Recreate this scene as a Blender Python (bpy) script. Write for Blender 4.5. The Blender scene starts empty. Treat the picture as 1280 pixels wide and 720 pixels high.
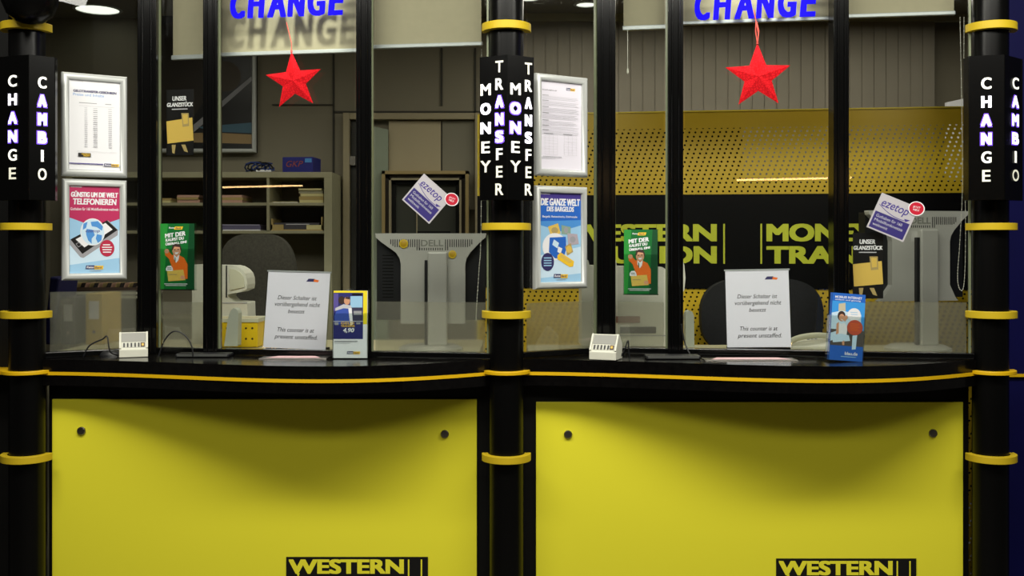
import bpy, bmesh, math, random
from mathutils import Vector, Matrix
random.seed(7)
C = bpy.context.scene.collection
S = bpy.context.scene
PI = math.pi

# ---------------------------------------------------------------- camera
F = 1295.0; D = 3.5; EYE = 1.5; HY = 310.0
cam_d = bpy.data.cameras.new('camera'); cam = bpy.data.objects.new('camera', cam_d); C.objects.link(cam)
cam.location = (0, -D, EYE); cam.rotation_euler = (PI/2, 0, 0)
cam_d.sensor_width = 36; cam_d.lens = 36*F/1280; cam_d.shift_y = -(360-HY)/1280
cam_d.clip_start = .05
S.camera = cam

# ---------------------------------------------------------------- world, lights, exposure
w = bpy.data.worlds.new('world'); S.world = w; w.use_nodes = True
w.node_tree.nodes['Background'].inputs[0].default_value = (.9, .86, .76, 1)
w.node_tree.nodes['Background'].inputs[1].default_value = .04
S.view_settings.view_transform = 'Standard'; S.view_settings.look = 'None'
S.view_settings.exposure = 0; S.view_settings.gamma = 1; S.view_settings.use_curve_mapping = False

def area(name, loc, size, power, col=(1, 1, 1), rot=(0, 0, 0)):
    d = bpy.data.lights.new(name, 'AREA'); d.shape = 'RECTANGLE'; d.size, d.size_y = size
    d.energy = power; d.color = col
    o = bpy.data.objects.new(name, d); C.objects.link(o); o.location = loc; o.rotation_euler = rot
    return o
def aim(o, tgt):
    o.rotation_euler = (Vector(tgt)-o.location).to_track_quat('-Z', 'Y').to_euler()
aim(area('concourse_light_near', (0.15, -1.35, 2.95), (4.4, .25), 104, (1, .97, .86)), (0.15, -.3, .6))
aim(area('concourse_light_far', (0, -4.4, 3.9), (5, .6), 66, (1, .97, .88)), (0, 0, .9))
area('booth_light_left', (-1.1, .75, 2.66), (1.6, .4), 9.5, (1, .95, .8))
area('booth_light_right', (1.1, 1.3, 2.66), (2.4, .25), 15, (1, .95, .82))
area('partition_fill_light', (1.1, .55, 2.66), (1.1, .12), 3.2, (1, .93, .75))  # fill added to brighten the front of the yellow partition
for nm, X in (('sign_light_left', -.78), ('sign_light_right', .86)):
    d = bpy.data.lights.new(nm, 'SPOT'); d.energy = 60; d.spot_size = math.radians(34); d.spot_blend = .6
    d.shadow_soft_size = .04; d.color = (1, .98, .84)
    o = bpy.data.objects.new(nm, d); C.objects.link(o); o.location = (X, -.42, 2.78)
    aim(o, (X, .22, 2.24))

# ---------------------------------------------------------------- materials
def lin(c):
    return tuple(((v/255)/12.92 if v/255 <= .04045 else ((v/255+.055)/1.055)**2.4) for v in c)+(1,)
MATS = {}
def mat(name, rgb=(128, 128, 128), rough=.6, metal=0, spec=.5, emit=0, ecol=None, coat=0):
    if name in MATS: return MATS[name]
    m = bpy.data.materials.new(name); m.use_nodes = True
    b = m.node_tree.nodes['Principled BSDF']
    b.inputs['Base Color'].default_value = lin(rgb); b.inputs['Roughness'].default_value = rough
    b.inputs['Metallic'].default_value = metal; b.inputs['Specular IOR Level'].default_value = spec
    b.inputs['Coat Weight'].default_value = coat; b.inputs['Coat Roughness'].default_value = .05
    if emit:
        b.inputs['Emission Color'].default_value = lin(ecol or rgb); b.inputs['Emission Strength'].default_value = emit
    MATS[name] = m; return m
def noisy(m, scale=8, amt=.15, detail=3):
    nt = m.node_tree; b = nt.nodes['Principled BSDF']; c = b.inputs['Base Color'].default_value[:]
    tc = nt.nodes.new('ShaderNodeTexCoord'); n = nt.nodes.new('ShaderNodeTexNoise'); r = nt.nodes.new('ShaderNodeValToRGB')
    n.inputs['Scale'].default_value = scale; n.inputs['Detail'].default_value = detail
    r.color_ramp.elements[0].position = .3; r.color_ramp.elements[1].position = .7
    r.color_ramp.elements[0].color = tuple(v*(1-amt) for v in c[:3])+(1,)
    r.color_ramp.elements[1].color = tuple(min(1, v*(1+amt)) for v in c[:3])+(1,)
    nt.links.new(tc.outputs['Object'], n.inputs['Vector']); nt.links.new(n.outputs['Fac'], r.inputs['Fac'])
    nt.links.new(r.outputs['Color'], b.inputs['Base Color']); return m

BLACK = mat('black_lacquer', (4, 4, 4), .25, spec=.18)
COLB = mat('black_column', (6, 6, 6), .28, spec=.2)
BLACKM = mat('black_matt', (10, 10, 9), .55, spec=.2)
ALUB = mat('black_anodised', (7, 7, 7), .14, spec=.35)
TOP = noisy(mat('black_worktop', (9, 8, 8), .16, spec=.4), 60, .3)
YEL = mat('yellow_acrylic', (232, 224, 56), .3, spec=.2)
RING = mat('yellow_ring', (198, 170, 34), .45, spec=.25)
STRIP = mat('yellow_edge', (220, 175, 10), .4)
STEEL = mat('steel', (150, 146, 140), .3, 1)
ALU = mat('brushed_aluminium', (192, 195, 193), .38, .15)
ALUD = mat('grey_aluminium', (160, 165, 166), .4, .3)
WHITE = mat('white_paper', (228, 228, 232), .6)
WHITEPL = noisy(mat('white_plastic', (212, 212, 198), .4), 20, .04)
CREAM = mat('cream_plastic', (205, 205, 180), .45)
SILVER = mat('silver_plastic', (180, 180, 173), .35, .1)
DARKPL = mat('dark_plastic', (20, 21, 24), .4)
NAVY = mat('ink_navy', (38, 34, 90), .6); PURP = mat('ink_purple', (58, 42, 130), .6)
INK = mat('ink_black', (34, 34, 38), .7); INKG = mat('ink_grey', (150, 150, 156), .7); INKL = mat('ink_lightgrey', (190, 190, 196), .7)
RED = mat('ink_red', (176, 20, 60), .5); MAG = mat('ink_magenta', (178, 22, 84), .5)
LBLUE = mat('ink_lightblue', (150, 194, 226), .5); BLUE = mat('ink_blue', (30, 96, 190), .5); MBLUE = mat('ink_midblue', (70, 140, 210), .5)
PALEB = mat('ink_paleblue', (196, 220, 238), .5); ORANGE = mat('ink_orange', (226, 106, 20), .5); OYEL = mat('ink_orangeyellow', (235, 190, 40), .5)
GOLD = mat('ink_gold', (214, 180, 84), .5); GREEN = mat('ink_green', (14, 104, 44), .4); GREENL = mat('ink_green_light', (40, 142, 54), .4); GREEND = mat('ink_green_dark', (10, 70, 36), .4)
SKIN = mat('ink_skin', (206, 150, 116), .6); HAIR = mat('ink_hair', (52, 32, 26), .6); BRICK = mat('ink_rust', (190, 80, 54), .5)
PB = mat('print_black', (16, 15, 16), .35)
BEIGE = noisy(mat('wall_beige_grey', (128, 122, 104), .8), 3, .05)
BEIGED = noisy(mat('wall_grey', (118, 114, 98), .8), 3, .05)
PANELB = mat('panel_beige', (150, 140, 112), .7)
WOODG = noisy(mat('shelf_grey_wood', (150, 146, 118), .55), 12, .08)
BRASS = mat('window_frame_brass', (158, 138, 92), .4)
YLET = mat('band_yellow_green', (188, 194, 40), .5)
BAND = mat('band_black', (7, 7, 8), .35, spec=.15)
BASKY = mat('basket_yellow', (236, 200, 24), .4)
FABRIC = noisy(mat('chair_fabric_black', (18, 19, 23), .9), 120, .3)
FABRICG = noisy(mat('chair_fabric_grey', (66, 64, 56), .9), 120, .2)
BLINDM = noisy(mat('blind_fabric', (146, 140, 116), .8), 40, .03)
NAVYW = noisy(mat('wall_navy', (8, 8, 66), .6, spec=.15), 4, .12)
CARD = mat('cardboard_tan', (170, 148, 92), .7); PINKP = mat('pink_paper', (190, 150, 132), .7); PAPY = mat('pale_yellow_paper', (206, 196, 140), .7)
BOXB = mat('box_blue', (26, 30, 120), .4); BAGB = mat('ribbon_blue', (40, 60, 120), .5)
LINE = mat('panel_joint', (58, 56, 48), .8)

def glass_mat(name, tint, refl=.5, coat_rough=0.0):
    m = bpy.data.materials.new(name); m.use_nodes = True; nt = m.node_tree; nt.nodes.clear()
    o = nt.nodes.new('ShaderNodeOutputMaterial'); mx = nt.nodes.new('ShaderNodeMixShader')
    t = nt.nodes.new('ShaderNodeBsdfTransparent'); g = nt.nodes.new('ShaderNodeBsdfGlossy'); lw = nt.nodes.new('ShaderNodeLayerWeight')
    t.inputs[0].default_value = tint; g.inputs['Roughness'].default_value = coat_rough
    lw.inputs[0].default_value = .5
    pw_ = nt.nodes.new('ShaderNodeMath'); pw_.operation = 'POWER'; pw_.inputs[1].default_value = 5; nt.links.new(lw.outputs['Facing'], pw_.inputs[0])
    mu = nt.nodes.new('ShaderNodeMath'); mu.operation = 'MULTIPLY_ADD'; mu.inputs[1].default_value = .9*refl; mu.inputs[2].default_value = .06*refl; mu.use_clamp = True
    nt.links.new(pw_.outputs[0], mu.inputs[0]); nt.links.new(mu.outputs[0], mx.inputs[0])
    nt.links.new(t.outputs[0], mx.inputs[1]); nt.links.new(g.outputs[0], mx.inputs[2]); nt.links.new(mx.outputs[0], o.inputs[0])
    return m
GLASS = glass_mat('clear_glass', (.975, .985, .975, 1), .9)
ACRYL = glass_mat('clear_acrylic', (.93, .96, .95, 1), 1.6, .03)
GEDGE = mat('glass_edge', (112, 120, 94), .3)
def frost_mat():
    m = bpy.data.materials.new('frosted_film'); m.use_nodes = True; nt = m.node_tree; nt.nodes.clear()
    o = nt.nodes.new('ShaderNodeOutputMaterial'); mx = nt.nodes.new('ShaderNodeMixShader')
    r = nt.nodes.new('ShaderNodeBsdfRefraction'); r.inputs['IOR'].default_value = 1.06; r.inputs['Roughness'].default_value = .25
    r.inputs['Color'].default_value = (.9, .9, .86, 1)
    d = nt.nodes.new('ShaderNodeBsdfDiffuse'); d.inputs['Color'].default_value = (.45, .44, .36, 1)
    mx.inputs[0].default_value = .16
    nt.links.new(r.outputs[0], mx.inputs[1]); nt.links.new(d.outputs[0], mx.inputs[2]); nt.links.new(mx.outputs[0], o.inputs[0])
    return m
FROST = frost_mat()

def perf_mat():
    m = bpy.data.materials.new('perforated_yellow_metal'); m.use_nodes = True; nt = m.node_tree; L = nt.links
    b = nt.nodes['Principled BSDF']; b.inputs['Base Color'].default_value = lin((196, 164, 28)); b.inputs['Roughness'].default_value = .4
    tc = nt.nodes.new('ShaderNodeTexCoord'); sp = nt.nodes.new('ShaderNodeSeparateXYZ'); L.new(tc.outputs['Object'], sp.inputs[0])
    def M(op, a, b2=None):
        n = nt.nodes.new('ShaderNodeMath'); n.operation = op
        for i, v in enumerate((a, b2)):
            if v is None: continue
            if isinstance(v, (int, float)): n.inputs[i].default_value = v
            else: L.new(v, n.inputs[i])
        return n.outputs[0]
    a, dy, r = .0268, .0187, .0047
    v = M('DIVIDE', sp.outputs['Z'], dy); row = M('FLOOR', v); u = M('ADD', M('DIVIDE', sp.outputs['X'], a), M('MULTIPLY', row, -.25))
    fx = M('MULTIPLY', M('SUBTRACT', M('FRACT', u), .5), a); fz = M('MULTIPLY', M('SUBTRACT', M('FRACT', v), .5), dy)
    d2 = M('ADD', M('MULTIPLY', fx, fx), M('MULTIPLY', fz, fz)); hole = M('LESS_THAN', d2, r*r)
    # plain border along the top edge (object z above 1.005)
    lim = M('LESS_THAN', sp.outputs['Z'], 1.0); hole = M('MULTIPLY', hole, lim)
    t = nt.nodes.new('ShaderNodeBsdfTransparent'); mx = nt.nodes.new('ShaderNodeMixShader')
    L.new(hole, mx.inputs[0]); L.new(b.outputs[0], mx.inputs[1]); L.new(t.outputs[0], mx.inputs[2])
    L.new(mx.outputs[0], nt.nodes['Material Output'].inputs[0]); return m
PERF = perf_mat()

def star_mat():
    m = mat('red_star_paper', (226, 22, 26), .85, spec=.08); nt = m.node_tree; b = nt.nodes['Principled BSDF']
    tc = nt.nodes.new('ShaderNodeTexCoord'); v = nt.nodes.new('ShaderNodeTexVoronoi'); v.feature = 'DISTANCE_TO_EDGE'
    v.inputs['Scale'].default_value = 120; r = nt.nodes.new('ShaderNodeValToRGB')
    r.color_ramp.elements[0].position = .03; r.color_ramp.elements[0].color = lin((160, 12, 20))
    r.color_ramp.elements[1].position = .16; r.color_ramp.elements[1].color = lin((200, 24, 32))
    nt.links.new(tc.outputs['Object'], v.inputs['Vector']); nt.links.new(v.outputs['Distance'], r.inputs['Fac'])
    nt.links.new(r.outputs['Color'], b.inputs['Base Color']); b.inputs['Subsurface Weight'].default_value = 0
    return m
STARM = star_mat()
LETB = mat('blue_lit_letters', (14, 8, 150), .8, spec=.02, emit=.62, ecol=(28, 16, 245))
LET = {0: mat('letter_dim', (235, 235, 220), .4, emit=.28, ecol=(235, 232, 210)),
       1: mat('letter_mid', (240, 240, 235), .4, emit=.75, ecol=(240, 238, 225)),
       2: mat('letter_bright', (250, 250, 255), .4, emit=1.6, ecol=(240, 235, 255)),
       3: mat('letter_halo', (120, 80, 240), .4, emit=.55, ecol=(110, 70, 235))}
LAMP = mat('lamp_diffuser', (255, 255, 245), .4, emit=1.4, ecol=(235, 240, 225))
WARM = mat('warm_tube', (255, 220, 160), .4, emit=14, ecol=(255, 205, 140))

# ---------------------------------------------------------------- mesh builder
class MB:
    def __init__(s): s.v = []; s.f = []; s.mi = []; s.sm = []; s.mats = []; s.M = Matrix.Identity(4)
    def m(s, mt):
        if mt not in s.mats: s.mats.append(mt)
        return s.mats.index(mt)
    def add(s, vs, fs, mt, smooth=False):
        o = len(s.v); s.v += [tuple(s.M @ Vector(p)) for p in vs]; k = s.m(mt)
        for f in fs: s.f.append(tuple(i+o for i in f)); s.mi.append(k); s.sm.append(smooth)
        return s
    def box(s, x0, x1, y0, y1, z0, z1, mt):
        vs = [(x, y, z) for x in (x0, x1) for y in (y0, y1) for z in (z0, z1)]
        return s.add(vs, [(0, 1, 3, 2), (4, 6, 7, 5), (0, 4, 5, 1), (2, 3, 7, 6), (0, 2, 6, 4), (1, 5, 7, 3)], mt)
    def prism(s, pts, y0, y1, mt, smooth=False):      # pts (x,z) extruded in y
        n = len(pts); vs = [(x, y0, z) for x, z in pts]+[(x, y1, z) for x, z in pts]
        s.add(vs, [tuple(range(n)), tuple(range(2*n-1, n-1, -1))], mt)
        return s.add(vs, [(i, i+n, (i+1) % n+n, (i+1) % n) for i in range(n)], mt, smooth)
    def slab(s, pts, z0, z1, mt, smooth=False):       # pts (x,y) extruded in z
        n = len(pts); vs = [(x, y, z0) for x, y in pts]+[(x, y, z1) for x, y in pts]
        s.add(vs, [tuple(range(n-1, -1, -1)), tuple(range(n, 2*n))], mt)
        return s.add(vs, [(i, (i+1) % n, (i+1) % n+n, i+n) for i in range(n)], mt, smooth)
    def lathe(s, prof, mt, n=32, c=(0, 0, 0), axis='z', smooth=True):
        vs = []
        for r, h in prof:
            for k in range(n):
                a = 2*PI*k/n; x, y = r*math.cos(a), r*math.sin(a)
                p = (x, y, h) if axis == 'z' else ((x, h, y) if axis == 'y' else (h, x, y))
                vs.append((p[0]+c[0], p[1]+c[1], p[2]+c[2]))
        fs = [(j*n+k, j*n+(k+1) % n, (j+1)*n+(k+1) % n, (j+1)*n+k) for j in range(len(prof)-1) for k in range(n)]
        s.add(vs, fs, mt, smooth)
        if prof[0][0] > 1e-5: s.add(vs[:n], [tuple(range(n-1, -1, -1))], mt)
        if prof[-1][0] > 1e-5: s.add(vs[-n:], [tuple(range(n))], mt)
        return s
    def tube(s, pts, r, mt, n=8):
        pts = [Vector(p) for p in pts]; vs = []
        for i, p in enumerate(pts):
            t = (pts[min(i+1, len(pts)-1)]-pts[max(i-1, 0)]).normalized()
            a = Vector((0, 0, 1)) if abs(t.z) < .9 else Vector((1, 0, 0)); u = t.cross(a).normalized(); v = t.cross(u)
            vs += [tuple(p+u*math.cos(2*PI*k/n)*r+v*math.sin(2*PI*k/n)*r) for k in range(n)]
        s.add(vs, [(i*n+k, i*n+(k+1) % n, (i+1)*n+(k+1) % n, (i+1)*n+k) for i in range(len(pts)-1) for k in range(n)], mt, True)
        return s.add(vs, [tuple(range(n)), tuple(range(len(vs)-1, len(vs)-n-1, -1))], mt)
    def text(s, body, x0, x1, z0, z1, y, mt, bold=.012, shear=0, ext=0, keep=False):
        key = (body, bold, shear, ext > 0)
        if key not in TXT:
            c = bpy.data.curves.new('t', 'FONT'); c.body = body; c.offset = bold; c.shear = shear; c.resolution_u = 4
            if ext: c.extrude = .5
            o = bpy.data.objects.new('t', c); me = o.to_mesh()
            TXT[key] = ([tuple(v.co) for v in me.vertices], [tuple(p.vertices) for p in me.polygons])
            o.to_mesh_clear(); bpy.data.objects.remove(o); bpy.data.curves.remove(c)
        vs, fs = TXT[key]
        ax = [v[0] for v in vs]; ay = [v[1] for v in vs]
        w0, w1, h0, h1 = min(ax), max(ax), min(ay), max(ay)
        sx = (x1-x0)/(w1-w0); sz = (z1-z0)/(h1-h0)
        if keep: cx = (x0+x1)/2; sx = min(sx, sz); x0 = cx-(w1-w0)*sx/2
        return s.add([(x0+(v[0]-w0)*sx, y-v[2]*2*ext, z0+(v[1]-h0)*sz) for v in vs], fs, mt)
    def fat(s, body, x0, x1, z0, z1, y, mt, f=.08, fz=.04, **k):    # heavy lettering: the strokes widened sideways and upwards
        n = max(1, len(body)); h = z1-z0; bx, bz = f*h, fz*h
        for dx in (-1, -.33, .33, 1):
            for dz in (-1, 1): y -= 3e-5; s.text(body, x0+bx+dx*bx, x1-bx+dx*bx, z0+bz+dz*bz, z1-bz+dz*bz, y, mt, k.get('bold', .0), k.get('shear', 0), k.get('ext', 0))
        return s
    def build(s, name, parent=None, bevel=0, ang=35, mtx=None, seg=2):
        me = bpy.data.meshes.new(name); me.from_pydata(s.v, [], s.f)
        for m in s.mats: me.materials.append(m)
        me.polygons.foreach_set('material_index', s.mi); me.polygons.foreach_set('use_smooth', s.sm)
        me.update()
        o = bpy.data.objects.new(name, me); C.objects.link(o)
        if parent: o.parent = parent
        if mtx is not None: o.matrix_local = mtx
        if any(s.sm): me.set_sharp_from_angle(angle=math.radians(ang))
        if bevel:
            b = o.modifiers.new('bevel', 'BEVEL'); b.width = bevel; b.segments = seg; b.limit_method = 'ANGLE'; b.angle_limit = math.radians(40)
        return o
TXT = {}
def tag(o, label, cat, group=None):
    o['label'] = label; o['category'] = cat
    if group: o['group'] = group
    return o
def struct(o): o['kind'] = 'structure'; return o
def empty(name, loc=(0, 0, 0), rz=0, rx=0):
    o = bpy.data.objects.new(name, None); C.objects.link(o); o.location = loc; o.rotation_euler = (rx, 0, rz); o.empty_display_size = .05
    return o
def thing(name, label, cat, loc=(0, 0, 0), rz=0, group=None, rx=0): return tag(empty(name, loc, rz, rx), label, cat, group)
def dup(root, label, loc=None, rz=None, group=None):
    r = root.copy(); C.objects.link(r)
    if loc is not None: r.location = loc
    if rz is not None: r.rotation_euler.z = rz
    r['label'] = label
    if group: r['group'] = group
    for ch in list(root.children):
        c = ch.copy(); C.objects.link(c); c.parent = r
        for g in list(ch.children):
            d = g.copy(); C.objects.link(d); d.parent = c
    return r

# pixel measurements -> metres at a known depth
def PX(px, Y): return (px-640)/F*(Y+D)
def PZ(py, Y): return EYE-(py-HY)/F*(Y+D)
COLX = [PX(34, 0), PX(633, 0), PX(1238, 0)]
CT = 1.125           # worktop height
GT = 2.62            # top of the glazing
class Pane:
    def __init__(s, pl, Yl, pr, Yr):
        s.a = Vector((PX(pl, Yl), Yl)); s.b = Vector((PX(pr, Yr), Yr)); s.d = (s.b-s.a).normalized()
        s.n = Vector((s.d.y, -s.d.x)); s.rz = math.atan2(s.d.y, s.d.x); s.L = (s.b-s.a).length
    def t(s, px, off=0):
        k = (px-640)/F; a = s.a+s.n*off
        return (k*(a.y+D)-a.x)/(s.d.x-k*s.d.y)
    def at(s, t, off=0): return s.a+s.n*off+s.d*t
    def place(s, pl, pr, pt, pb, off=.006):
        t0, t1 = s.t(pl, off), s.t(pr, off); c = s.at((t0+t1)/2, off); p = s.at(t0, off)
        z0, z1 = PZ(pb, c.y), PZ(pt, c.y)
        return (p.x, p.y, z0), s.rz, t1-t0, z1-z0
BAYS = [dict(p=[Pane(58, .03, 175, .19), Pane(199, .2, 257, .165), Pane(274, .155, 447, .075), Pane(465, .06, 611, .0)],
             m=[(187, .2, 24), (265.5, .165, 18), (456, .07, 19)]),
        dict(p=[Pane(655, .03, 745, .19), Pane(768, .2, 834, .165), Pane(852, .155, 1039, .075), Pane(1058, .06, 1213, .0)],
             m=[(757, .2, 23), (843, .165, 19), (1048.5, .07, 19)])]

# ================================================================= STRUCTURE
b = MB(); b.box(-7, 4, -7, 3.2, -.1, 0, noisy(mat('floor_stone', (92, 88, 82), .35), 2, .15)); struct(b.build('floor'))
b = MB(); b.box(-4, 4, -.02, 3.2, 2.72, 2.8, mat('ceiling_grey', (120, 116, 104), .8)); struct(b.build('ceiling'))
b = MB(); b.box(-3.1, 3.4, 2.0, 2.1, 0, 2.72, BEIGE); wb = struct(b.build('wall_back'))
b = MB(); b.box(-7, 4, -6.3, -6.2, 0, 4.2, mat('concourse_wall_dark', (26, 25, 24), .6)); struct(b.build('wall_front'))
b = MB(); b.box(-3.1, -3.0, .3, 2.0, 0, 2.72, BEIGE); struct(b.build('wall_left'))
b = MB(); b.box(1.76, 3.3, .34, .42, 0, 2.72, NAVYW); struct(b.build('wall_right'))
b = MB(); b.box(-1.82, 1.78, -.03, .30, GT, 2.72, BLACKM); struct(b.build('wall_upper'))
b = MB(); b.box(-3.1, -1.74, .12, .2, 0, 2.72, BLACKM); struct(b.build('wall_near_left'))
# joints of the back wall panels
b = MB()
Yw = 1.995
for px, y0, y1 in ((175, 0, 250), (417, 0, 400), (552, 60, 132), (594, 60, 290)):
    X = PX(px, Yw); b.box(X-.005, X+.005, Yw-.004, 2.0, PZ(y1, Yw), min(2.72, PZ(y0, Yw)), LINE)
b.box(PX(340, Yw), PX(417, Yw), Yw-.004, 2.0, PZ(131.7, Yw), PZ(130.3, Yw), LINE)
b.box(PX(417, Yw), PX(600, Yw), Yw-.004, 2.0, PZ(141, Yw), PZ(138.8, Yw), LINE)
struct(b.build('trim_1'))

# ---- door behind the left booth
def P3(px, py, Y): return (PX(px, Y), Y, PZ(py, Y))
Y = 1.97
dr = struct(empty('door_1', (PX(450, Y), Y, 0)))
def rel(px, Yd, root): return PX(px, Yd)-root.location.x
x = lambda p: rel(p, Y, dr)
b = MB()
b.box(x(430), x(438), -.04, .03, 0, PZ(142, Y), PANELB); b.box(x(430), x(600), -.03, .03, PZ(150, Y), PZ(142, Y), PANELB); b.box(x(594), x(600), -.04, .03, 0, PZ(142, Y), PANELB)
b.build('door_frame', dr, .003)
b = MB(); b.box(x(486), x(551), 0, .02, PZ(262, Y), PZ(151, Y), mat('door_panel_beige', (164, 152, 122), .6)); b.box(x(553), x(594), .0, .02, PZ(262, Y), PZ(151, Y), BEIGED)
b.box(x(551), x(553), .005, .02, PZ(262, Y), PZ(151, Y), LINE); b.build('panel', dr)
b = MB(); b.prism([(x(448), .05), (x(486), .05), (x(486), PZ(163, Y)), (x(464), PZ(158, Y)), (x(448), PZ(155, Y))], -.035, -.015, mat('door_leaf_pale', (140, 150, 132), .3)); b.build('door_leaf', dr)
b = MB(); b.box(x(439), x(447), 0, .02, .05, PZ(151, Y), mat('door_gap_dark', (40, 40, 34), .6)); b.box(x(437), x(445), -.03, .01, PZ(207, Y), PZ(196, Y), STEEL); b.build('hinge', dr)

# ---- brass-framed hatch on the back wall
Y = 1.93
wn = struct(empty('window_3', (PX(530, Y), Y, PZ(300, Y))))
b = MB(); x = lambda p: rel(p, Y, wn); z = lambda p: PZ(p, Y)-wn.location.z
def ring(b, pl, pr, pt, pb, wpx, y0, y1, m_):
    b.box(x(pl), x(pr), y0, y1, z(pt+wpx), z(pt), m_); b.box(x(pl), x(pl+wpx), y0, y1, z(pb), z(pt), m_); b.box(x(pr-wpx), x(pr), y0, y1, z(pb), z(pt), m_)
    b.box(x(pl), x(pr), y0, y1, z(pb), z(pb-wpx), m_)
ring(b, 478, 586, 214, 380, 4, -.03, .04, BRASS); ring(b, 482, 582, 218, 378, 5, 0, .04, mat('frame_brown', (48, 38, 28), .5))
ring(b, 487, 577, 223, 376, 2.5, -.03, .04, PANELB); ring(b, 489.5, 574.5, 225.5, 375, 5, 0, .04, BLACKM)
b.build('window_frame', wn)
b = MB(); b.box(x(494), x(570), .02, .035, z(370), z(230), mat('hatch_glass', (70, 72, 66), .2)); b.box(x(520), x(521.5), .012, .02, z(370), z(230), PANELB); b.box(x(521.5), x(563), .01, .02, z(300), z(289), BLACKM); b.build('pane', wn)

# ================================================================= GLAZING
nw = 0
for bi, B in enumerate(BAYS):
    win = struct(empty('window_%d' % (bi+1), ((COLX[bi]+COLX[bi+1])/2, 0, CT))); ox = Vector((win.location.x, 0))
    for k, p in enumerate(B['p']):
        n = p.n; th = .005
        A, Bq = p.a-ox, p.b-ox
        e = .012
        M_ = Matrix.Translation((A.x, A.y, 0)) @ Matrix.Rotation(p.rz, 4, 'Z')
        g = MB(); g.box(e, p.L-e, 0, .0005, .02, GT-CT, GLASS)
        g.build('glass_pane', win, mtx=M_)
        g = MB()
        if k in (0,): g.box(p.L-.006, p.L+.004, -.006, .006, .02, GT-CT, GEDGE)
        else:
            g.box(-.004, .004, -.006, .006, .02, GT-CT, GEDGE)
            if k != 2: g.box(p.L-.006, p.L, -.006, .006, .02, GT-CT, GEDGE)
        g.build('glass_edge', win, mtx=M_)
        if k != 2:
            yb = 364 if (k == 0 and bi == 0) else 377.5
            c = p.at(p.L/2); zt = PZ(yb, c.y)-CT
            g = MB(); g.box(e, p.L-e, .0035, .004, .02, zt, FROST); g.build('frosted_film', win, mtx=M_)
        g = MB(); g.box(-.01, p.L+.01, -.016, .022, .001, .021, ALUB); g.build('bottom_rail', win, .003, mtx=M_)
    for (px, Ym, wpx) in B['m']:
        hw = wpx/2/F*(Ym+D); X = PX(px, Ym)-ox.x
        g = MB(); g.box(-hw, hw, -.03, .035, .001, GT-CT, ALUB)
        for s_ in (-1, 1):
            g.box(s_*hw*.45-.0035, s_*hw*.45+.0035, -.036, -.03, .001, GT-CT, ALUB)
        g.build('mullion', win, .004, mtx=Matrix.Translation((X, Ym, 0)), seg=3)

# ================================================================= COUNTERS
def front_y(t): return -.012-.205*math.sin(PI*(t**1.6))
cnt_lab = ['curved black service counter with yellow front panel on the left', 'curved black service counter with yellow front panel on the right']
PANELPX = [(65, 596, 499, 538.5, 542.5, 102, 556, 358, 535, 696), (670, 1204, 502.5, 543, 541.5, 710, 1166, 970, 1145, 698)]
for bi in range(2):
    xl, xr = COLX[bi]+.045, COLX[bi+1]-.045; W = xr-xl; cx = (xl+xr)/2
    ct = thing('service_counter', cnt_lab[bi], 'counter', (cx, .15, 0), 0, 'service counters')
    N = 48
    fr = [(xl+W*i/N-cx, front_y(i/N)-.15) for i in range(N+1)]
    g = MB(); g.slab(fr+[(W/2, .245-.15), (-W/2, .245-.15)], 1.037, CT, TOP, False); g.build('worktop', ct, .012, seg=3)
    # edge strip
    g = MB(); o = .0035
    g.slab([(x_, y_-o) for x_, y_ in fr]+[(x_, y_+.004) for x_, y_ in reversed(fr)], 1.0725, 1.0835, STRIP, False); g.build('edge_strip', ct)
    g = MB(); g.box(-W/2, W/2, .062-.15, .2-.15, .0, 1.036, BLACKM); g.build('base_cabinet', ct, .003)
    pl, pr, pt, b1, b2, bx1, bx2, ll, lr, lt = PANELPX[bi]; Yp = .05
    g = MB(); g.box(PX(pl, Yp)-cx, PX(pr, Yp)-cx, -.1, -.089, .06, PZ(pt, Yp), YEL); fp = g.build('front_panel', ct, .0015)
    for bx, by in ((bx1, b1), (bx2, b2)):
        g = MB(); g.lathe([(.0145, 0), (.0145, -.005), (.012, -.008), (.0, -.0085)], STEEL, 24, (PX(bx, Yp)-cx, -.1, PZ(by, Yp)), 'y'); g.build('bolt_cap', fp)
    g = MB(); x0, x1, z1 = PX(ll, Yp)-cx, PX(lr, Yp)-cx, PZ(lt, Yp); s_ = (x1-x0)/177; z0 = z1-60*s_
    g.box(x0, x1, -.103, -.1001, z0, z1, PB); lp = g.build('logo_plate', fp)
    g = MB(); yy = -.1035
    g.fat('WESTERN', x0+3*s_, x0+147*s_, z1-21*s_, z1-2.6*s_, yy, YEL, .075, .04); g.add([(x0+13*s_, yy, z1-20*s_), (x0+17*s_, yy, z1-20*s_), (x0+15*s_, yy, z1-26*s_)], [(0, 1, 2)], YEL)
    g.build('lettering', lp); g = MB(); g.fat('UNION', x0+50*s_, x0+147*s_, z1-45*s_, z1-27*s_, yy, YEL, .075, .04); g.build('lettering', lp); g = MB()
    for q in (152, 168): g.box(x0+q*s_, x0+(q+1.8)*s_, yy, yy+.0004, z0+4*s_, z1-3*s_, YEL)
    g.build('dividing_lines', lp)
# neighbouring counters' yellow strip, left and right of the frame
g = MB(); g.box(-2.4, COLX[0]-.082, -.005, .12, 1.0725, 1.0835, STRIP); struct(g.build('trim_2'))
g = MB(); g.box(1.765, 2.4, .325, .339, PZ(471, .33), PZ(467.5, .33), STRIP); struct(g.build('trim_3'))

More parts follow.
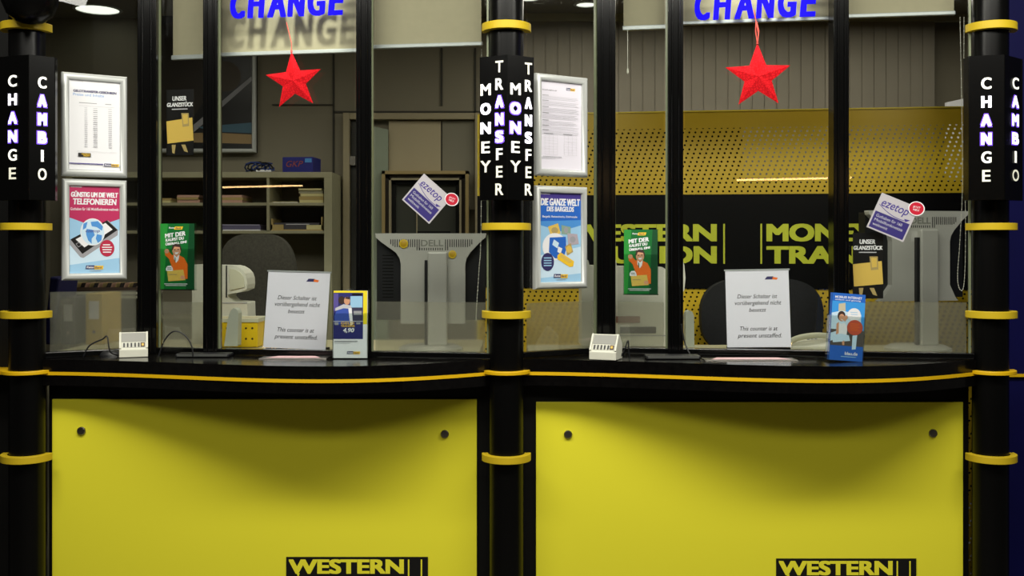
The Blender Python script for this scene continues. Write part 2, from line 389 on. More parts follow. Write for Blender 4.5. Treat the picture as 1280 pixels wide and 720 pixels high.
# ================================================================= COLUMNS AND THEIR SIGNS
rings = [(29.5, 10), (283, 9), (394.5, 9), (467.5, 4.5), (576.5, 9)]
clab = ['black round column with yellow rings at the left edge', 'black round column with yellow rings between the two counters', 'black round column with yellow rings beside the blue wall']
for i, X in enumerate(COLX):
    cc = thing('column', clab[i], 'column', (X, 0, 0), 0, 'ringed black columns')
    g = MB(); g.lathe([(.058, .0), (.058, 2.62)], COLB, 48); g.build('shaft', cc)
    for py, h in rings:
        zc = PZ(py, -.08); hh = h/2/F*(D-.08); R = .083 if h > 6 else .081
        g = MB()
        a0, a1, n = math.radians(-185), math.radians(5), 32
        vs = []; 
        for k in range(n+1):
            a = a0+(a1-a0)*k/n; c_, s2 = math.cos(a), math.sin(a)
            vs += [(R*c_, R*s2, zc-hh), (R*c_, R*s2, zc+hh), ((R-.022)*c_, (R-.022)*s2, zc+hh), ((R-.022)*c_, (R-.022)*s2, zc-hh)]
        fs = [(4*k+j, 4*k+4+j, 4*k+4+(j+1) % 4, 4*k+(j+1) % 4) for k in range(n) for j in range(4)]+[(0, 1, 2, 3), (4*n+3, 4*n+2, 4*n+1, 4*n)]
        g.add(vs, fs, RING if h > 6 else STRIP, False); g.build('ring', cc, .0015)

SIGN = [ # left px, edge px, right px, depths; columns of letters
    dict(p=(-3, 36, 69), Y=(-.09, -.135, -.085), cols=[('CHANGE', 16.5, 94, 23.1, 0), ('CAMBIO', 52.6, 96, 22.9, 1)], w=(11, 11),
         lab='black lit sign reading CHANGE and CAMBIO on the left edge column'),
    dict(p=(599.5, 634, 667.5), Y=(-.085, -.135, -.085), cols=[('MONEY', 607.6, 105, 24, 0), ('TRANSFER', 624.7, 76, 21.9, 0), ('MONEY', 643.9, 104, 24.2, 1), ('TRANSFER', 660, 78.6, 21.6, 1)], w=(13, 10, 13, 9),
         lab='black lit sign reading MONEY TRANSFER twice on the middle column'),
    dict(p=(1211, 1256, 1278.5), Y=(-.11, -.135, -.05), cols=[('CHANGE', 1232.7, 97, 23.1, 0), ('CAMBIO', 1268.5, 97, 23, 1)], w=(13, 8),
         lab='black lit sign reading CHANGE and CAMBIO beside the blue wall')]
for i, s_ in enumerate(SIGN):
    pts = [Vector((PX(p, y), y)) for p, y in zip(s_['p'], s_['Y'])]
    z0, z1 = PZ(250, -.11), PZ(70, -.11); X = COLX[i]
    sg = thing('column_sign', s_['lab'], 'sign', (X, -.06, z0), 0, 'vertical lit column signs')
    o = Vector((X, -.06))
    back = [Vector((pts[2].x-.004, -.058)), Vector((pts[0].x+.004, -.058))]
    g = MB(); g.slab([tuple(q-o) for q in pts+back], 0, z1-z0, BLACK); g.build('housing', sg, .002)
    for (word, px, ty, pitch, face), wpx in zip(s_['cols'], s_['w']):
        A, Bq = pts[face], pts[face+1]; d = (Bq-A).normalized(); n = Vector((d.y, -d.x)); L = (Bq-A).length
        k = (px-640)/F; t = (k*(A.y+D)-A.x)/(d.x-k*d.y); c = A+d*t
        wk = wpx/2/F*(c.y+D)/abs(d.x-k*d.y)
        M_ = Matrix.Translation((c.x-o.x, c.y-o.y, -z0)) @ Matrix.Rotation(math.atan2(d.y, d.x), 4, 'Z')
        for j, ch in enumerate(word):
            g = MB(); g.M = M_
            zt = PZ(ty+j*pitch, c.y); zb = PZ(ty+j*pitch+14.6, c.y); mid = ty+j*pitch+7
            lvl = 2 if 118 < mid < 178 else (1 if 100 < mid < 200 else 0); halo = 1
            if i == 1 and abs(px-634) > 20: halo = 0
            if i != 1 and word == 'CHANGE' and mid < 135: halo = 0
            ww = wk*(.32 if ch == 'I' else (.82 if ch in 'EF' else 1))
            if lvl == 2 and halo: g.fat(ch, -ww-.0035, ww+.0035, zb-.0035, zt+.0035, -.0012, LET[3], .11, .09)  # larger purple letter behind, painting in the glow around bright letters
            g.fat(ch, -ww, ww, zb, zt, -.003, LET[lvl], .075 if lvl == 2 else (.045 if lvl else .03), .05 if lvl == 2 else .02)
            g.build('letter', sg)
# dark rounded fitting at the upper left
g = MB(); g.lathe([(0, -.088), (.04, -.08), (.07, -.056), (.085, -.02), (.088, .02), (.088, .16), (.0, .165)], BLACK, 32)
o = g.build('dome_fitting'); o.location = (PX(58, -.0), -.12, PZ(-3, -.12)); tag(o, 'black dome shaped fitting above the ring of the left edge column', 'ceiling fitting')

# ================================================================= BLUE CHANGE LETTERS AND STARS
for bi, (xl, xr, yt, yb, k) in enumerate(((286, 430, -14, 21, 0), (866, 1021, -14, 23, 0))):
    p = BAYS[bi]['p'][2]; loc, rz, W, H = p.place(xl, xr, yt, yb, .008)
    r = thing('change_lettering', ('blue illuminated CHANGE lettering on the glass of the left counter', 'blue illuminated CHANGE lettering on the glass of the right counter')[bi], 'lettering', loc, rz, 'blue CHANGE letterings')
    # one letter, one part
    xs = [0, .152, .325, .50, .675, .85]; xe = [.135, .305, .485, .655, .83, .99]
    for ch, a, e in zip('CHANGE', xs, xe):
        g = MB(); g.fat(ch, a*W+.006, e*W+.006, 0, H, 0, LETB, .05, .02, shear=.12, ext=.003); g.build('letter', r)

def make_star():
    r = thing('hanging_star', 'x', 'star decoration')
    pts = []
    for k in range(10):
        a = PI/2+k*PI/5; R = .103 if k % 2 == 0 else .043
        pts.append((R*math.cos(a), R*math.sin(a)))
    g = MB(); vs = [(x, 0, z) for x, z in pts]+[(0, -.013, 0), (0, .013, 0)]
    g.add(vs, [(k, (k+1) % 10, 10) for k in range(10)]+[((k+1) % 10, k, 11) for k in range(10)], STARM); g.build('star_body', r)
    return r
sp = [(367.5, 101.5, math.radians(-5)), (947.5, 96, math.radians(-1))]
star0 = make_star()
for bi, (cx, cy, rot) in enumerate(sp):
    p = BAYS[bi]['p'][2]; t = p.t(cx, .035); q = p.at(t, .035)
    lab = ('red hanging paper star in front of the left counter window', 'red hanging paper star in front of the right counter window')[bi]
    s_ = star0 if bi == 0 else dup(star0, lab)
    s_['label'] = lab; s_['group'] = 'red paper stars'
    s_.location = (q.x, q.y, PZ(cy, q.y)); s_.rotation_euler = (0, rot, p.rz*.6); s_.scale = (1, 1, 1) if bi == 0 else (1.13, 1.13, 1.13)
    top = Vector((0, 0, .1)); h = (PZ(27, q.y)-PZ(cy, q.y))/s_.scale.x
    g = MB()
    if bi == 0: g.tube([(0, 0, .1), (.003, 0, .1+.3*(h-.1)), (-.002, 0, .1+.6*(h-.1)), (-.009, 0, h)], .0012, mat('red_cord', (200, 70, 60), .6), 6)
    else:
        g.tube([(0, 0, .1), (-.005, 0, .14), (-.003, 0, h)], .0014, MATS['red_cord'], 6); g.tube([(0, 0, .1), (.005, 0, .14), (-.001, 0, h)], .0014, MATS['red_cord'], 6)
    g.lathe([(0, .095), (.004, .1), (.003, .108), (0, .11)], MATS['red_cord'], 10)
    g.build('hanging_cord', s_)

# ================================================================= PRINTED SHEETS
class Print(MB):
    def __init__(s, W, H): super().__init__(); s.W = W; s.H = H; s.y = 0
    def nx(s): s.y -= .00006; return s.y
    def rect(s, u0, v0, u1, v1, m): y = s.nx(); return s.add([(u0*s.W, y, (1-v1)*s.H), (u1*s.W, y, (1-v1)*s.H), (u1*s.W, y, (1-v0)*s.H), (u0*s.W, y, (1-v0)*s.H)], [(0, 1, 2, 3)], m)
    def poly(s, pts, m): y = s.nx(); return s.add([(u*s.W, y, (1-v)*s.H) for u, v in pts], [tuple(range(len(pts)))], m)
    def ell(s, u, v, ru, rv, m, n=28, rot=0):
        return s.poly([(u+ru*math.cos(2*PI*k/n)*math.cos(rot)-rv*math.sin(2*PI*k/n)*math.sin(rot)*s.H/s.W, v+ru*math.cos(2*PI*k/n)*math.sin(rot)*s.W/s.H+rv*math.sin(2*PI*k/n)*math.cos(rot)) for k in range(n)], m)
    def tx(s, body, u0, v0, u1, v1, m, bold=.012, shear=0, rot=0):
        y = s.nx()
        if rot:
            cx, cz = (u0+u1)/2*s.W, (1-(v0+v1)/2)*s.H; old = s.M.copy()
            s.M = old @ Matrix.Translation((cx, 0, cz)) @ Matrix.Rotation(rot, 4, 'Y') @ Matrix.Translation((-cx, 0, -cz))
            s.text(body, u0*s.W, u1*s.W, (1-v1)*s.H, (1-v0)*s.H, y, m, bold, shear); s.M = old
        else: s.text(body, u0*s.W, u1*s.W, (1-v1)*s.H, (1-v0)*s.H, y, m, bold, shear)
        return s
    def ftx(s, body, u0, v0, u1, v1, m, f=.045, shear=.1, rot=0):
        y = s.nx(); old = s.M.copy()
        if rot:
            cx, cz = (u0+u1)/2*s.W, (1-(v0+v1)/2)*s.H
            s.M = old @ Matrix.Translation((cx, 0, cz)) @ Matrix.Rotation(rot, 4, 'Y') @ Matrix.Translation((-cx, 0, -cz))
        s.fat(body, u0*s.W, u1*s.W, (1-v1)*s.H, (1-v0)*s.H, y, m, f, .03, shear=shear); s.M = old; return s
    def logo(s, u, v, w_, h):     # two-tone bank logo
        s.poly([(u+.03*w_, v), (u+.5*w_, v), (u+.5*w_, v+h), (u, v+h)], NAVY); s.poly([(u+.5*w_, v+.1*h), (u+w_, v+.1*h), (u+.97*w_, v+1.1*h), (u+.5*w_, v+1.1*h)], OYEL)
        s.tx('Reise', u+.06*w_, v+.2*h, u+.47*w_, v+.8*h, WHITE, .02, .2); s.tx('Bank', u+.53*w_, v+.25*h, u+.93*w_, v+.9*h, NAVY, .02, .2)
        return s
    def lines(s, u0, v0, u1, v1, n, m, frac=.35):
        for k in range(n):
            v = v0+(v1-v0)*k/max(1, n-1) if n > 1 else v0
            s.rect(u0, v, u0+(u1-u0)*(1-.15*random.random()), v+frac*((v1-v0)/n if n > 1 else .01), m)
        return s
def snap_frame(W, H, bw=.024):
    prof = [(0, .012), (0, 0), (.12*bw, -.006), (.35*bw, -.0105), (.65*bw, -.011), (.88*bw, -.007), (bw, -.001), (bw, .004)]
    g = MB(); vs = []
    for s_, y in prof: vs += [(s_, y, s_), (W-s_, y, s_), (W-s_, y, H-s_), (s_, y, H-s_)]
    n = len(prof)
    g.add(vs, [(4*j+k, 4*j+(k+1) % 4, 4*j+4+(k+1) % 4, 4*j+4+k) for j in range(n-1) for k in range(4)], ALU, True)
    return g
def framed(pane, px, lab, draw):
    loc, rz, W, H = pane.place(*px, off=.014)
    r = thing('poster_frame', lab, 'framed poster', loc, rz)
    snap_frame(W, H).build('frame', r, ang=50)
    bw = .022; p = Print(W-2*bw, H-2*bw); p.M = Matrix.Translation((bw, .003, bw))
    draw(p); p.build('poster_sheet', r)
    g = MB(); g.box(.002, W-.002, .005, .0115, .002, H-.002, ALUD); g.build('back_plate', r)
    return r
def d_fees(p):
    p.rect(0, 0, 1, 1, WHITE); p.rect(.03, .015, .28, .022, INKL)
    p.ftx('GELDTRANSFER-GEBÜHREN', .09, .105, .92, .138, NAVY, .06, 0); p.tx('Preise und Inhalte', .09, .148, .68, .178, MBLUE, .0)
    p.rect(.2, .25, .54, .257, INKG); p.rect(.7, .25, .82, .257, INKG); p.rect(.2, .285, .88, .288, INKL)
    for k in range(20):
        v = .305+k*.0225
        p.rect(.3, v, .36, v+.006, INKL); p.rect(.47, v, .55, v+.006, INKG if k % 3 else INKL); p.rect(.76, v, .83, v+.006, INKL)
    p.rect(.15, .79, .93, .792, INKL)
    p.rect(.18, .81, .42, .85, PB); p.tx('WESTERN', .24, .815, .38, .83, OYEL, .03); p.tx('UNION', .28, .833, .38, .847, OYEL, .03); p.rect(.39, .813, .4, .847, OYEL)
    p.rect(0, .923, .68, .933, PURP); p.rect(.66, .915, .98, .95, WHITE); p.logo(.67, .918, .3, .03)
def d_phone(p):
    p.rect(0, 0, 1, 1, LBLUE); p.poly([(0, .62), (1, .5), (1, 1), (0, 1)], PALEB); p.poly([(0, .9), (1, .82), (1, 1), (0, 1)], LBLUE)
    p.poly([(0, 0), (1, 0), (1, .37), (.52, .47), (0, .36)], MAG)
    p.rect(.03, .012, .25, .02, WHITE)
    p.ftx('GÜNSTIG UM DIE WELT', .04, .06, .96, .13, WHITE); p.ftx('TELEFONIEREN', .08, .145, .93, .215, WHITE)
    p.tx('Guthaben für 160 Mobilfunknetze weltweit', .03, .248, .97, .28, WHITE, .01, .1)
    p.poly([(.02, .62), (.76, .39), (.96, .5), (.95, .56), (.28, .82), (.22, .81), (.02, .67)], INKG)
    p.poly([(.03, .61), (.74, .39), (.95, .5), (.26, .775)], PB); p.poly([(.13, .61), (.71, .42), (.85, .495), (.3, .7)], WHITE)
    p.poly([(.13, .66), (.2, .64), (.25, .675), (.18, .7)], INKG); p.poly([(.145, .662), (.195, .648), (.235, .675), (.18, .692)], PB)
    p.ell(.46, .525, .24, .155, WHITE); p.ell(.46, .525, .225, .145, PALEB)
    for pts in ([(.42, .41), (.56, .4), (.66, .46), (.64, .51), (.54, .47), (.44, .46)], [(.34, .49), (.46, .5), (.5, .56), (.44, .6), (.44, .66), (.37, .62), (.33, .55)], [(.54, .55), (.64, .56), (.63, .62), (.56, .65), (.52, .6)], [(.28, .43), (.36, .41), (.33, .48), (.27, .5)]):
        p.poly(pts, MBLUE)
    p.tx('ezetop', .32, .5, .6, .54, PURP, .01, .3)
    p.ell(.74, .71, .145, .095, RED); 
    for k, (a, e) in enumerate(((.66, .8), (.64, .84), (.65, .83), (.66, .82))): p.rect(a, .665+k*.028, e, .677+k*.028, WHITE)
    p.logo(.32, .905, .35, .042); p.rect(.4, .965, .62, .97, INKG)
def d_form(p):
    p.rect(0, 0, 1, 1, mat('form_paper', (222, 218, 230), .6)); p.logo(.62, .06, .22, .03)
    p.tx('Auszahlungsformular', .05, .095, .4, .115, INK, .0)
    for v, n in ((.16, 3), (.22, 4), (.29, 5), (.36, 5), (.44, 4), (.5, 3), (.55, 3)):
        p.rect(.05, v, .2, v+.006, INKG); p.lines(.05, v+.014, .93, v+.014+.01*n, n, INKL, .3)
    for a in (.1, .56):
        p.rect(a-.02, .59, a+.2, .596, INKG)
        for k in range(4): p.rect(a+k*.1, .61, a+k*.1+.004, .83, INKL)
        for k in range(8): p.rect(a, .61+k*.031, a+.31, .6115+k*.031, INKL)
    p.rect(.05, .85, .5, .856, INKG); p.rect(.05, .865, .35, .87, INKL)
def d_world(p):
    p.rect(0, 0, 1, 1, MBLUE); p.poly([(0, 0), (1, 0), (1, .1), (0, .12)], PURP); p.poly([(0, .1), (1, .08), (1, .3), (0, .32)], BLUE)
    p.poly([(0, .36), (.5, .43), (1, .36), (1, 1), (0, 1)], LBLUE); p.poly([(0, .7), (1, .6), (1, .9), (0, .95)], PALEB)
    p.rect(.03, .015, .25, .022, WHITE)
    p.ftx('DIE GANZE WELT', .03, .065, .97, .145, WHITE); p.ftx('DES BARGELDS', .17, .155, .82, .21, WHITE)
    p.tx('Bargeld, Reiseschecks, Edelmetalle', .07, .255, .9, .285, WHITE, .01, .1)
    p.poly([(.2, .38), (.44, .34), (.5, .45), (.28, .5)], GOLD); p.ell(.36, .42, .08, .035, CARD)
    p.poly([(.52, .36), (.74, .38), (.74, .47), (.52, .46)], mat('ink_banknote', (130, 158, 140), .6)); p.ell(.63, .415, .05, .035, INKG)
    p.poly([(.66, .45), (.9, .46), (.94, .57), (.68, .59)], mat('ink_banknote_grey', (170, 160, 170), .6)); p.ell(.79, .52, .07, .035, INKG)
    p.ell(.36, .6, .29, .15, WHITE); p.poly([(.24, .5), (.62, .49), (.64, .62), (.56, .74), (.36, .73), (.22, .66)], BLUE)
    p.poly([(.34, .52), (.46, .56), (.42, .62), (.3, .58)], PALEB); p.poly([(.44, .6), (.54, .62), (.5, .68), (.42, .66)], WHITE)
    p.poly([(.6, .6), (.74, .56), (.8, .66), (.66, .7)], CARD); p.ell(.7, .63, .07, .04, GOLD)
    p.poly([(.42, .7), (.5, .665), (.82, .765), (.8, .82), (.72, .83), (.42, .74)], OYEL); p.poly([(.46, .71), (.54, .685), (.78, .77), (.72, .79)], GOLD)
    p.ell(.19, .77, .15, .1, NAVY)
    for k in range(4): p.rect(.1, .72+k*.028, .28, .732+k*.028, LBLUE)
    p.logo(.33, .905, .34, .042); p.rect(.4, .965, .62, .97, INKG)
B1, B2 = BAYS
framed(B1['p'][0], (77, 159, 93, 221), 'silver framed white sheet of money transfer fees, upper left frame', d_fees)
framed(B1['p'][0], (77.5, 158.5, 224.5, 350), 'silver framed pink and blue poster with smartphone and globe', d_phone)
framed(B2['p'][0], (669, 734, 94.5, 220.5), 'silver framed printed form with faint tables on lilac white paper', d_form)
framed(B2['p'][0], (668, 733.5, 233, 361), 'silver framed blue poster with banknotes, globe and gold bar', d_world)

# ---- green leaflets in acrylic pockets
def d_green(p):
    p.rect(0, 0, 1, 1, GREEN); p.poly([(0, 0), (.22, 0), (.1, 1), (0, 1)], GREENL); p.poly([(.85, 0), (1, 0), (1, 1), (.75, 1)], GREEND)
    p.tx('Reise', .25, .05, .42, .075, WHITE, .02, .2); p.poly([(.43, .045), (.67, .045), (.64, .09), (.4, .09)], OYEL); p.tx('Bank', .45, .055, .62, .08, NAVY, .02, .2)
    p.ftx('MIT DER', .13, .135, .74, .2, WHITE, .07, .1, -.12); p.ftx('KAUFST DU', .15, .215, .7, .26, WHITE, .07, .1, -.12); p.ftx('ÜBERALL EIN!', .15, .27, .78, .315, WHITE, .07, .1, -.12)
    p.poly([(.3, .5), (.42, .46), (.55, .48), (.7, .52), (.8, .62), (.8, .84), (.32, .84), (.34, .66), (.26, .54)], ORANGE)      # jumper
    p.poly([(.13, .42), (.22, .39), (.28, .44), (.38, .5), (.32, .57), (.22, .52), (.14, .48)], ORANGE); p.ell(.19, .42, .07, .035, SKIN)
    p.poly([(.4, .47), (.48, .51), (.57, .46), (.53, .56), (.47, .6), (.4, .54)], WHITE)
    p.ell(.48, .41, .125, .085, SKIN); p.poly([(.34, .4), (.36, .33), (.46, .305), (.58, .32), (.63, .38), (.61, .43), (.57, .36), (.42, .35), (.37, .4)], HAIR)
    p.ell(.43, .4, .02, .008, HAIR); p.ell(.53, .395, .02, .008, HAIR); p.poly([(.42, .44), (.55, .435), (.5, .465), (.45, .465)], WHITE); p.ell(.44, .55, .014, .04, GREEND)
    p.poly([(.2, .72), (.68, .7), (.74, .86), (.24, .88)], GOLD); p.ell(.66, .82, .07, .03, SKIN); p.rect(.26, .77, .5, .785, CARD)
    p.poly([(.17, .72), (.17, .68), (.22, .645), (.32, .64), (.37, .68), (.38, .72)], WHITE); p.rect(.21, .67, .33, .678, INK); p.rect(.21, .69, .34, .698, INK)
    p.rect(.12, .915, .8, .924, WHITE); p.rect(.16, .94, .76, .948, WHITE)
for bi, (pl, pr, pt, pb) in enumerate(((200.5, 243, 279.5, 361.5), (780, 822, 287, 367.5))):
    pane = BAYS[bi]['p'][1]; loc, rz, W, H = pane.place(pl, pr, pt, pb, .02)
    r = thing('leaflet_pocket', ('green leaflet in clear pocket on the glass above the left counter', 'green leaflet in clear pocket on the glass above the right counter')[bi], 'leaflet', loc, rz, 'green leaflets')
    p = Print(W, H); d_green(p); p.build('leaflet', r)
    g = MB(); g.box(-.002, W+.002, .001, .016, -.003, 0, ACRYL); g.box(-.003, W+.003, -.006, -.005, -.004, H*.62, ACRYL); g.box(-.003, W+.003, .008, .009, -.004, H+.002, ACRYL); g.build('pocket', r)

# ---- ezetop stickers
for bi, (pane, TLc, deg, L_, S_, cc_, cr) in enumerate(((B1['p'][3], (530, 217), 41.2, 46.4, 43, (564.7, 249.3), 8.2), (B2['p'][3], (1102.5, 240.8), 23.5, 48, 46.6, (1145.5, 260.8), 9))):
    t = pane.t(TLc[0], .004); q = pane.at(t, .004); z_ = PZ(TLc[1], q.y); sc = (q.y+D)/F
    r = thing('window_sticker', ('diamond tilted ezetop sticker on glass above the left monitor', 'slightly tilted ezetop sticker on glass above the right monitor')[bi], 'sticker', (q.x, q.y, z_), pane.rz, 'ezetop window stickers')
    W, H = L_*sc, S_*sc
    p = Print(W, H); p.M = Matrix.Rotation(math.radians(deg), 4, 'Y') @ Matrix.Translation((0, 0, -H))
    p.box(0, W, .0, .0012, 0, H, WHITE)
    p.rect(0, 0, 1, 1, mat('sticker_white', (178, 174, 180), .5)); p.rect(.04, .5, .96, .96, mat('sticker_purple', (42, 32, 108), .5))
    p.tx('ezetop', .1, .14, .82, .4, PURP, .01, .2)
    arc = [(.06+.78*k/12, .2+.27*math.sin(PI*(.12+.5*k/12))) for k in range(13)]
    p.poly(arc+[(a, b_+.018) for a, b_ in reversed(arc)], PURP); p.poly([(.78, .42), (.94, .4), (.84, .49)], PURP)
    for k, (wd, u1) in enumerate((('Guthaben für 160', .8), ('Mobilfunknetze', .86), ('weltweit', .5))): p.tx(wd, .1, .56+k*.12, u1, .64+k*.12, INKL, .0)
    p.build('sticker_sheet', r)
    t2 = pane.t(cc_[0], .006); q2 = pane.at(t2, .006); dx = t2-t; dz = PZ(cc_[1], q2.y)-z_; R = cr*sc
    p = Print(R*2, R*2); p.M = Matrix.Translation((dx, -.003, dz)) @ Matrix.Rotation(math.radians(deg*.5), 4, 'Y') @ Matrix.Translation((-R, 0, -R))
    p.ell(.5, .5, .55, .5, WHITE); p.ell(.5, .5, .48, .44, mat('sticker_red', (190, 22, 50), .4)); p.tx('JETZT', .25, .34, .75, .48, WHITE, .01); p.tx('NEU!', .3, .52, .7, .66, WHITE, .01)
    p.build('round_badge', r)

# ---- black wallet posters
for bi, (pane, px) in enumerate(((B1['p'][1], (208, 242, 112, 194)), (B2['p'][3], (1066, 1104, 291, 373)))):
    loc, rz, W, H = pane.place(*px, off=-.03)
    r = thing('card_poster', ('black leaflet with tan wallet behind the glass, left counter', 'black leaflet with tan wallet behind the glass, right counter')[bi], 'leaflet', loc, rz, 'black wallet leaflets')
    p = Print(W, H); p.rect(0, 0, 1, 1, PB)
    p.ftx('UNSER', .22, .1, .74, .17, WHITE); p.ftx('GLANZSTÜCK', .02, .185, .98, .26, WHITE); p.rect(.2, .29, .78, .305, INKL)
    p.poly([(.0, .48), (.95, .43), (1.0, .78), (.04, .82)], GOLD); p.poly([(.55, .36), (.82, .36), (.84, .56), (.6, .57)], CARD); p.poly([(.6, .38), (.78, .38), (.8, .52), (.63, .53)], GOLD)
    p.poly([(.2, .84), (.35, .84), (.3, .98), (.22, .96)], CARD); p.poly([(.55, .84), (.7, .84), (.8, .96), (.66, .94)], CARD)
    p.build('leaflet', r)
    g = MB(); g.box(0, W, .001, .003, -.001, H, ACRYL); g.build('backing', r)

# ================================================================= ROLLER BLINDS
def blind(pane, pl, pr, pyb, barpx, lab, cord=None, ext=0):
    off = -.085
    loc, rz, W, H = pane.place(pl, pr, -60, pyb, off); zb = loc[2]
    r = thing('roller_blind', lab, 'roller blind', loc, rz, 'roller blinds behind the glass'); H = 2.55-zb
    g = MB(); g.box(.004, W-.004, 0, .002, .004, H, BLINDM); g.build('fabric', r)
    bh = barpx/F*(D+.2)
    g = MB(); g.box(0, W, -.008, .008, 0, bh, ALUD); g.build('bottom_bar', r, .003)
    g = MB(); g.lathe([(.022, 0), (.022, W)], BLINDM, 20, (0, .0, H), 'x'); g.build('roller_tube', r)
    if cord:
        g = MB(); g.tube([(.02, -.012, 0), (.02, -.012, -cord)], .0012, WHITEPL, 6); g.lathe([(0, -cord-.02), (.004, -cord-.015), (.003, -cord)], WHITEPL, 8, (.02, -.012, 0)); g.build('pull_cord', r)
blind(B1['p'][1], 215, 262, 74.5, 6, 'short pale roller blind in the narrow pane above the left counter')
blind(B1['p'][2], 268, 452, 68.5, 5, 'brightly lit roller blind behind the left CHANGE letters')
blind(B1['p'][3], 466, 603, 59.5, 5, 'dim roller blind above the left monitor')
blind(B2['p'][1], 778, 838, 37.5, 6, 'short pale roller blind in the narrow pane above the right counter', .14)
blind(B2['p'][2], 847, 1044, 28.5, 4.5, 'brightly lit roller blind behind the right CHANGE letters')
blind(B2['p'][3], 1059, 1194, 21, 5, 'dim roller blind above the right monitor')

# ================================================================= THINGS ON THE COUNTERS
def on_counter(px, py, z=CT):   # a point on the worktop seen at this place
    Yd = (EYE-z)*F/(py-HY)-D; return PX(px, Yd), Yd
# little white card terminals
def terminal(px, py, wpx, rz, lab):
    X, Yd = on_counter(px, py); W = wpx/F*(Yd+D); s_ = W/.09
    r = thing('pin_terminal', lab, 'terminal', (X, Yd, CT+.001), rz, 'white terminals on the counters')
    g = MB(); Mx = Matrix.Scale(s_, 4); g.M = Mx
    # side profile (y,z) extruded in x
    prof = [(0, 0), (.075, 0), (.075, .05), (.045, .08), (.04, .08), (.004, .028), (0, .026)]
    n = len(prof); x0, x1 = -.045, .045
    g.add([(x0, y, z_) for y, z_ in prof]+[(x1, y, z_) for y, z_ in prof], [tuple(range(n-1, -1, -1)), tuple(range(n, 2*n))]+[(i, (i+1) % n, (i+1) % n+n, i+n) for i in range(n)], WHITEPL)
    g.build('body', r, .002)
    a = math.atan2(.052, .036)
    Ms = Mx @ Matrix.Translation((0, .004, .028)) @ Matrix.Rotation(a-PI/2, 4, 'X')
    Ms = Mx @ Matrix.Translation((0, .004, .028)) @ Matrix.Rotation(-(PI/2-a), 4, 'X')
    g = MB(); g.M = Ms
    g.box(-.038, .038, -.0012, 0, .026, .06, mat('terminal_screen', (150, 150, 144), .3)); g.build('screen', r)
    g = MB(); g.M = Ms; g.box(-.036, .036, -.001, .0, .004, .023, mat('terminal_strip', (190, 190, 180), .4))
    for k in range(5): g.box(-.032+k*.0115, -.0275+k*.0115, -.003, -.001, .006, .021, DARKPL)
    g.box(.022, .035, -.003, -.001, .006, .022, mat('key_brown', (60, 30, 20), .4)); g.box(.025, .032, -.004, -.003, .009, .018, GOLD); g.build('keypad', r)
    g = MB(); g.M = Ms
    for s2 in (-1, 1):
        g = MB(); g.M = Ms; g.box(s2*.042-.003, s2*.042+.003, -.006, .002, 0, .062, WHITEPL); g.build('raised_edge', r, .001)
terminal(167, 447, 34, math.radians(20), 'small white keypad terminal on the left counter')
terminal(753, 450.5, 35, math.radians(-22), 'small white keypad terminal on the right counter')

def tray(px0, px1, py, lab):
    X0, Y0 = on_counter(px0, py); X1, _ = on_counter(px1, py)
    r = thing('signature_pad', lab, 'signature pad', ((X0+X1)/2, Y0, CT+.001), 0, 'dark pads on the counters'); W = X1-X0
    g = MB(); g.box(-W/2, W/2, 0, .06, 0, .012, DARKPL); g.build('body', r, .003)
    g = MB(); g.box(-W/2+.006, W/2-.006, -.001, .001, .003, .011, mat('pad_edge', (96, 98, 96), .3, .4)); g.build('front_edge', r)
tray(219, 286, 447, 'flat dark signature pad on the left counter beside the terminal'); tray(808, 876, 449.5, 'flat dark signature pad on the right counter beside the terminal')
# pay trays under the glass with a pale sheet
for bi, (a, e, py, lab) in enumerate(((331, 401, 449, 'pay tray holding a pinkish sheet at the left counter'), (889, 990, 451, 'pay tray holding a pinkish sheet at the right counter'))):
    X0, Y0 = on_counter(a, py); X1, _ = on_counter(e, py)
    r = thing('pay_tray', lab, 'pay tray', ((X0+X1)/2, Y0, CT+.0005), 0, 'pay trays'); W = X1-X0
    g = MB(); g.box(-W/2-.02, W/2+.02, -.004, .07, 0, .0025, STEEL); g.build('tray_plate', r, .001)
    g = MB(); g.add([(-W/2, 0, .004), (W/2, 0, .004), (W/2-.03, .064, .004), (-W/2+.03, .064, .004)], [(0, 1, 2, 3)], mat('pink_sheet', (214, 176, 180), .5)); g.build('sheet', r)

def bez(pts, n=24):
    out = []
    for i in range(len(pts)-1):
        p0, p1, p2, p3 = [Vector(pts[max(0, min(len(pts)-1, j))]) for j in (i-1, i, i+1, i+2)]
        for k in range(n):
            t = k/n; out.append(.5*((2*p1)+(-p0+p2)*t+(2*p0-5*p1+4*p2-p3)*t*t+(-p0+3*p1-3*p2+p3)*t**3))
    out.append(Vector(pts[-1])); return out
def cable(pts, lab, r_=.0025):
    P = [Vector((PX(a, y), y, max(CT+r_+.0005, PZ(b_, y)))) for a, b_, y in pts]; o = P[0].copy()
    g = MB(); g.tube([q-o for q in bez([tuple(q) for q in P], 8)], r_, DARKPL, 8); ob = g.build('cable'); ob.location = o; tag(ob, lab, 'cable', 'black cables on the counters')
cable([(104, 446, .03), (112, 432, .03), (128, 424, .03), (134, 421, .03), (138, 440, .03), (150, 446, .09)], 'black cable rising beside the left terminal')
cable([(198, 446, .02), (206, 425, .02), (218, 414, .02), (232, 420, .02), (240, 434, .02), (241, 446, .02)], 'black cable loop behind the left signature pad')
cable([(775, 448, -.0), (781, 436, .0), (785, 426, .0), (786, 438, .0), (787, 449, .0)], 'short black cable peak beside the right terminal')
cable([(852, 405, .1), (855, 425, .1), (862, 442, .08), (868, 447, .06)], 'black cable dropping beside the mullion at the right counter')
